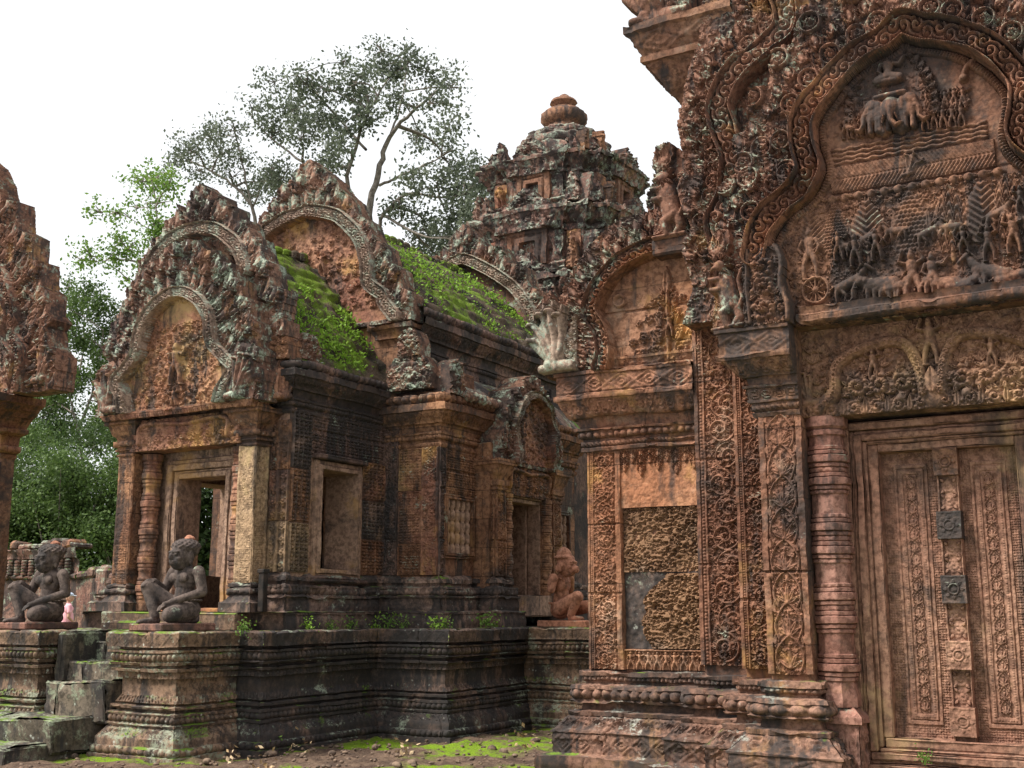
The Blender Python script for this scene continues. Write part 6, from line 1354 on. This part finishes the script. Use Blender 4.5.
def tree(label, Y, limbs, clumps, lm, leaf, seed, bk=None, depth=1.0, base=None, dn=1.7):
    rng = np.random.default_rng(seed); rg = random.Random(seed)
    x0 = limbs[0][0][0]; g0 = atY(x0[0], x0[1], Y); root = thing('tree', (g0[0], Y, 0), label, 'tree', 'trees around the temple'); tb = MB(); lb = MB(); segs = []
    for (pts, w0, w1) in limbs:
        dy = rg.uniform(-1, 1)*depth*1.2; P = [atY(x, y, Y+dy*(i/(len(pts)-1))) for i, (x, y) in enumerate(pts)]
        Q = [Vector(p) for p in catmull(P, 5)]; Q = [q+Vector((rg.uniform(-1, 1), rg.uniform(-1, 1), rg.uniform(-1, 1)))*w1*.8 for q in Q]; tube(tb, Q, w0*.52, w1*.5); segs += [(q, w0+(w1-w0)*i/len(Q)) for i, q in enumerate(Q)][2:]
    p0 = limbs[0][0][0]; g = atY(p0[0], p0[1], Y); tube(tb, [(g[0], Y, -.2), (g[0]+.1, Y, g[2]*.5), tuple(g)], limbs[0][1]*1.5, limbs[0][1], 10)
    for (x, y, r, n) in clumps:
        dy = rg.uniform(-1, 1)*depth*2; c = atY(x, y, Y+dy); R = r*(np.linalg.norm(c)/F_PX); cv_ = Vector(c)
        near = sorted(segs, key=lambda s_: (s_[0]-cv_).length)[:6]; s_, w_ = near[rg.randrange(min(3, len(near)))]
        mid = (s_+cv_)/2+Vector((rg.uniform(-1, 1), rg.uniform(-1, 1), rg.uniform(0, 1)))*R*.3; tube(tb, catmull([tuple(s_), tuple(mid), tuple(cv_)], 4), min(w_*.6, .09), .02, 5)
        for k in range(5):
            e = cv_+Vector((rg.uniform(-1, 1), rg.uniform(-1, 1), rg.uniform(-.6, .8)))*R; tube(tb, [tuple(cv_.lerp(s_, .15)), tuple((cv_+e)/2+Vector((0, 0, R*.1))), tuple(e)], .03, .008, 4)
            leaves(lb, e, (R*.42, R*.42, R*.30), int(n*.16*dn), leaf, rng)
        leaves(lb, c, (R, R, R*.7), int(n*.35*dn), leaf, rng)
    tb.build('trunk', bk or bark, root, 0, sharp=0); lb.build('crown', LEAF[lm], root, 0, smooth=False); return root
tree('tall haze-greyed green tree with spreading bare limbs, rising behind the two hall gables', 36, [
    ([(371, 290), (368, 225), (378, 175), (389, 139), (412, 112), (441, 88)], .34, .07), ([(352, 210), (348, 176), (362, 128), (375, 100), (390, 78)], .20, .05), ([(330, 185), (302, 162), (270, 138), (247, 112)], .14, .04),
    ([(376, 240), (384, 215), (408, 194), (446, 198), (470, 190)], .17, .04), ([(380, 185), (400, 176), (424, 166), (452, 150)], .12, .04), ([(366, 150), (340, 120), (318, 95), (305, 72)], .12, .03), ([(389, 139), (402, 100), (408, 62)], .10, .03), ([(384, 215), (420, 235), (450, 238)], .12, .03)],
    [(x, y, r, n*1.05) for (x, y, r, n) in ((405, 68, 18, 300), (432, 74, 18, 200), (380, 70, 19, 300), (352, 82, 20, 300), (325, 88, 20, 280), (300, 78, 16, 200), (270, 84, 14, 110), (252, 108, 14, 120), (292, 112, 20, 300), (322, 122, 22, 380), (350, 118, 20, 380), (338, 148, 20, 300), (300, 138, 16, 220), (276, 132, 14, 160), (400, 102, 16, 200), (428, 106, 18, 160), (452, 88, 14, 90), (446, 130, 18, 140), (420, 140, 16, 180), (448, 162, 20, 240), (470, 172, 18, 200), (486, 186, 18, 240), (462, 196, 22, 380), (436, 186, 18, 280), (410, 178, 14, 160), (478, 214, 22, 460), (452, 226, 24, 560), (428, 232, 22, 420), (474, 246, 24, 560), (440, 258, 24, 560), (398, 208, 16, 200), (490, 262, 22, 420), (330, 168, 14, 160), (312, 176, 10, 120), (380, 50, 12, 90), (346, 62, 12, 90), (366, 95, 14, 160))],
    'grey', .17, 11, bark, 1.3)
tree('thin leaning tree with haze-greyed leaves, behind the left hall gable', 38, [([(260, 300), (256, 225), (247, 199), (226, 180), (204, 167), (188, 160)], .20, .05), ([(256, 225), (246, 180), (238, 144), (234, 128)], .12, .03), ([(252, 210), (262, 185), (272, 175)], .1, .03)],
     [(190, 150, 18, 280), (208, 140, 17, 240), (180, 162, 12, 140), (222, 152, 15, 160), (200, 172, 13, 150), (236, 130, 13, 120), (240, 160, 13, 110), (262, 182, 14, 200), (276, 190, 14, 260), (250, 196, 12, 140), (232, 176, 12, 120), (215, 128, 12, 90), (272, 168, 13, 160), (285, 178, 12, 160)], 'grey', .16, 12, bark, 1.)
tree('young tree with bright yellow-green leaves on a thin bare stem, left of the porch gable', 25, [([(154, 320), (156, 260), (157, 215), (152, 180)], .09, .03), ([(155, 275), (135, 262), (112, 260), (95, 262)], .05, .02), ([(156, 232), (140, 224), (118, 212)], .04, .015), ([(154, 300), (138, 305), (122, 302)], .04, .015), ([(156, 250), (150, 220), (146, 200)], .04, .015)],
     [(156, 176, 15, 210), (140, 182, 12, 120), (170, 186, 10, 110), (158, 204, 11, 90), (152, 224, 15, 190), (160, 240, 10, 110), (118, 212, 9, 60), (98, 212, 8, 60), (136, 208, 8, 40), (128, 248, 13, 130), (108, 258, 14, 140), (90, 255, 11, 90), (80, 260, 9, 50), (140, 262, 9, 70), (122, 240, 8, 40), (150, 262, 10, 80), (130, 282, 9, 50), (150, 285, 10, 70)], 'bright', .13, 13, bark_pale, .8)
tree('leafy green tree with dark forked trunk, between the left library and the porch', 42, [([(84, 470), (78, 430), (70, 400), (62, 372)], .15, .06), ([(78, 430), (92, 395), (100, 360), (104, 330)], .16, .05), ([(76, 415), (60, 405), (46, 396)], .10, .04), ([(88, 400), (106, 402), (118, 410)], .08, .03), ([(70, 400), (82, 360), (84, 320), (82, 298)], .12, .03)],
     [(84, 298, 15, 260), (70, 310, 13, 200), (100, 316, 16, 300), (118, 330, 15, 280), (74, 338, 17, 380), (96, 345, 17, 380), (112, 362, 17, 380), (70, 365, 16, 340), (90, 378, 18, 380), (116, 392, 15, 260), (58, 390, 14, 260), (44, 402, 14, 260), (70, 410, 17, 340), (102, 420, 15, 260), (40, 425, 16, 340), (58, 435, 17, 420), (88, 442, 17, 420), (118, 440, 15, 300), (24, 440, 18, 420), (34, 408, 12, 160), (128, 415, 14, 200), (66, 288, 9, 70)], 'mid', .18, 14, bark, 1.2, dn=3.0)
def shrub(label, X, Y, W, H, n, lm, seed, leaf=.15):
    rng = np.random.default_rng(seed); rg = random.Random(seed); root = thing('shrub', (X, Y, 0), label, 'shrub', 'shrubs beyond the enclosure wall'); tb = MB(); lb = MB()
    for k in range(15):
        a = rg.uniform(0, 6.28); r = W*.5*math.sqrt(rg.random()); e = (X+r*math.cos(a), Y+r*math.sin(a)*.7, H*rg.uniform(.5, .98)*(1-.22*(2*r/W)**2)); tube(tb, catmull([(X+.1*math.cos(a), Y+.1*math.sin(a), -.1), (X+r*.4*math.cos(a), Y+r*.3*math.sin(a), e[2]*.55), e], 4), .07, .015, 5)
        R = W*.20*rg.uniform(.7, 1.25); leaves(lb, e, (R, R, R*.8), int(n/15*2.4), leaf, rng, .45)
        leaves(lb, (e[0], e[1], e[2]*.5), (R, R, e[2]*.4), int(n/40*3), leaf, rng, .5)
    tb.build('stems', bark, root, 0, sharp=0); lb.build('foliage', LEAF[lm], root, 0, smooth=False)
for i, (px, Y, W, top, n, lm, lab) in enumerate(((-10, 31, 4.5, 440, 5200, 'mid', 'rounded green shrub furthest left, half hidden by the library pillar'), (28, 33, 5.4, 432, 6000, 'mid', 'broad green shrub above the first statue head'), (68, 32, 5.0, 440, 5600, 'mid', 'dense green shrub in the middle of the row behind the enclosure wall'),
        (104, 34, 5.4, 445, 5600, 'dark', 'dark green shrub behind the ruined stack of blocks'), (138, 33, 5, 440, 4200, 'mid', 'green shrub half hidden by the left porch pillar'), (50, 38, 8.5, 405, 6000, 'dark', 'large dark shrub at the back under the forked tree'))):
    p = atY(px, top, Y); shrub(lab, p[0], Y, W, p[2], n, lm, 30+i)
shrub('dark leafy shrub seen through the porch doorway', -14.3, 14.7, 2.0, 3.8, 3200, 'dark', 41, .12)
# ---- ferns on the mossy roofs
rng = np.random.default_rng(5)
def roof_ferns(label, x_e, z_e, x_r, z_r, y0, y1, pw, n, tr, dens):
    lb = MB(); c = 0
    while c < n:
        t = rng.uniform(*tr); y = rng.uniform(y0, y1)
        if vnoise(y*2.2, t*5., 3., dens)+.4*vnoise(y*7., t*14., 3., dens) < .12: continue
        x = x_e+(x_r-x_e)*t; z = z_e+(z_r-z_e)*(.62*t+.38*math.sin(t*math.pi/2)); leaves(lb, (x+.03, y, z+.02), (.03, .05, .02), int(rng.integers(4, 9)), rng.uniform(.026, .055), rng); c += 1
    return tag(lb.build('roof_ferns', LEAF['fern'], None, 0, smooth=False), label, 'ferns', None, 'stuff')
roof_ferns('small bright ferns growing on the porch roof', -7.86, 3.80, XC, 5.47, 9.4, 10.75, .72, 430, (.02, .62), 3)
roof_ferns('small bright ferns in bands on the higher hall roof', -7.52, 4.72, XC, 6.20, 11.1, 14.3, .80, 560, (.02, .8), 8)
# ---- weeds rooted in the joints of the terrace
def weed(X, Y, Z, s, label, seed):
    rng = np.random.default_rng(seed); b = MB(); n = int(rng.integers(5, 9))
    for k in range(n):
        a = rng.uniform(0, 6.28); h = s*rng.uniform(.5, 1.1); e = (X+h*.5*math.cos(a), Y+h*.5*math.sin(a), Z+h); tube(b, [(X, Y, Z-.02), (X+h*.15*math.cos(a), Y+h*.15*math.sin(a), Z+h*.6), e], .005, .003, 4); leaves(b, e, (s*.10, s*.10, s*.08), 8, s*.36, rng); leaves(b, tuple((np.array(e)+np.array([X, Y, Z]))/2), (s*.1, s*.1, s*.08), 5, s*.34, rng)
    return tag(b.build('weed', LEAF['bright'] if seed % 3 else LEAF['fern'], None, 0, smooth=False), label, 'weed', 'weeds in the terrace joints')
for i, (px, py, s, lab) in enumerate(((243, 629, .10, 'small weed under the ochre porch pillar'), (308, 628, .11, 'weed below the left edge of the open side window'), (332, 627, .08, 'tiny weed below the middle of the open side window'), (350, 627, .10, 'weed below the right jamb of the side window'), (372, 626, .13, 'bushier weed at the inner corner of the terrace'),
      (388, 626, .14, 'weed right of the inner corner, under the tapestry wall'), (402, 627, .10, 'low weed under the middle of the tapestry wall'), (436, 629, .13, 'weed at the foot of the hall corner pilaster'), (446, 629, .09, 'smaller weed beside the hall corner pilaster'), (486, 628, .15, 'tallest weed, under the side door pilaster'), (496, 628, .10, 'small weed just right of the side door pilaster'))):
    p = atZ(px, max(py, 627.5), 1.09) if False else None
    if px < 372: Xw, Yw = -7.66, atX(px, py, -7.66)[1]
    elif px < 410: Xw, Yw = atY(px, py, 10.5)[0], 10.5
    else: Xw, Yw = -6.82, atX(px, py, -6.82)[1]
    weed(Xw, Yw, 1.085, s*.75, lab, 50+i)
for i, (px, py, s, z, lab) in enumerate(((925, 762, .05, .0, 'light green seedling at the foot of the carved stone door'), (158, 735, .11, .06, 'weed on the ledge of the near pedestal'), (243, 748, .16, 0, 'weed standing at the foot of the black terrace wall'), (270, 752, .10, 0, 'small weed on the ground right of the black corner'), (118, 720, .07, .13, 'small weed beside the lowest step'))):
    if i == 0: p = atY(px, py, 8.6)
    else: p = atZ(px, py, z)
    weed(p[0], p[1], p[2] if i == 0 else z, s, lab, 80+i)
# ---- stones and fallen leaves on the ground
b = MB(); rg = random.Random(3)
for k in range(1500):
    x, y = rg.uniform(-9, -4), rg.uniform(6.2, 13); s = rg.uniform(.006, .022)*(2.2 if rg.random() < .06 else 1)
    ellipsoid(b, (x, y, .0+s*.2), (s*rg.uniform(.8, 1.5), s, s*.7), (0, 0, rg.uniform(0, 3)), 6)
tag(b.build('gravel', plain('gravel_stone', (.07, .05, .04), (.20, .14, .10), 20, .9), None, .6), 'scattered small stones on the laterite ground', 'gravel', None, 'stuff')
b = MB(); leaves(b, (-7, 9.2, .035), (2.2, 2.5, .01), 150, .05, np.random.default_rng(8)); tag(b.build('fallen_leaves', plain('dry_leaf', (.30, .19, .09), (.50, .38, .24), 4, .7), None, 0, smooth=False), 'dry fallen leaves on the ground', 'leaves', None, 'stuff')
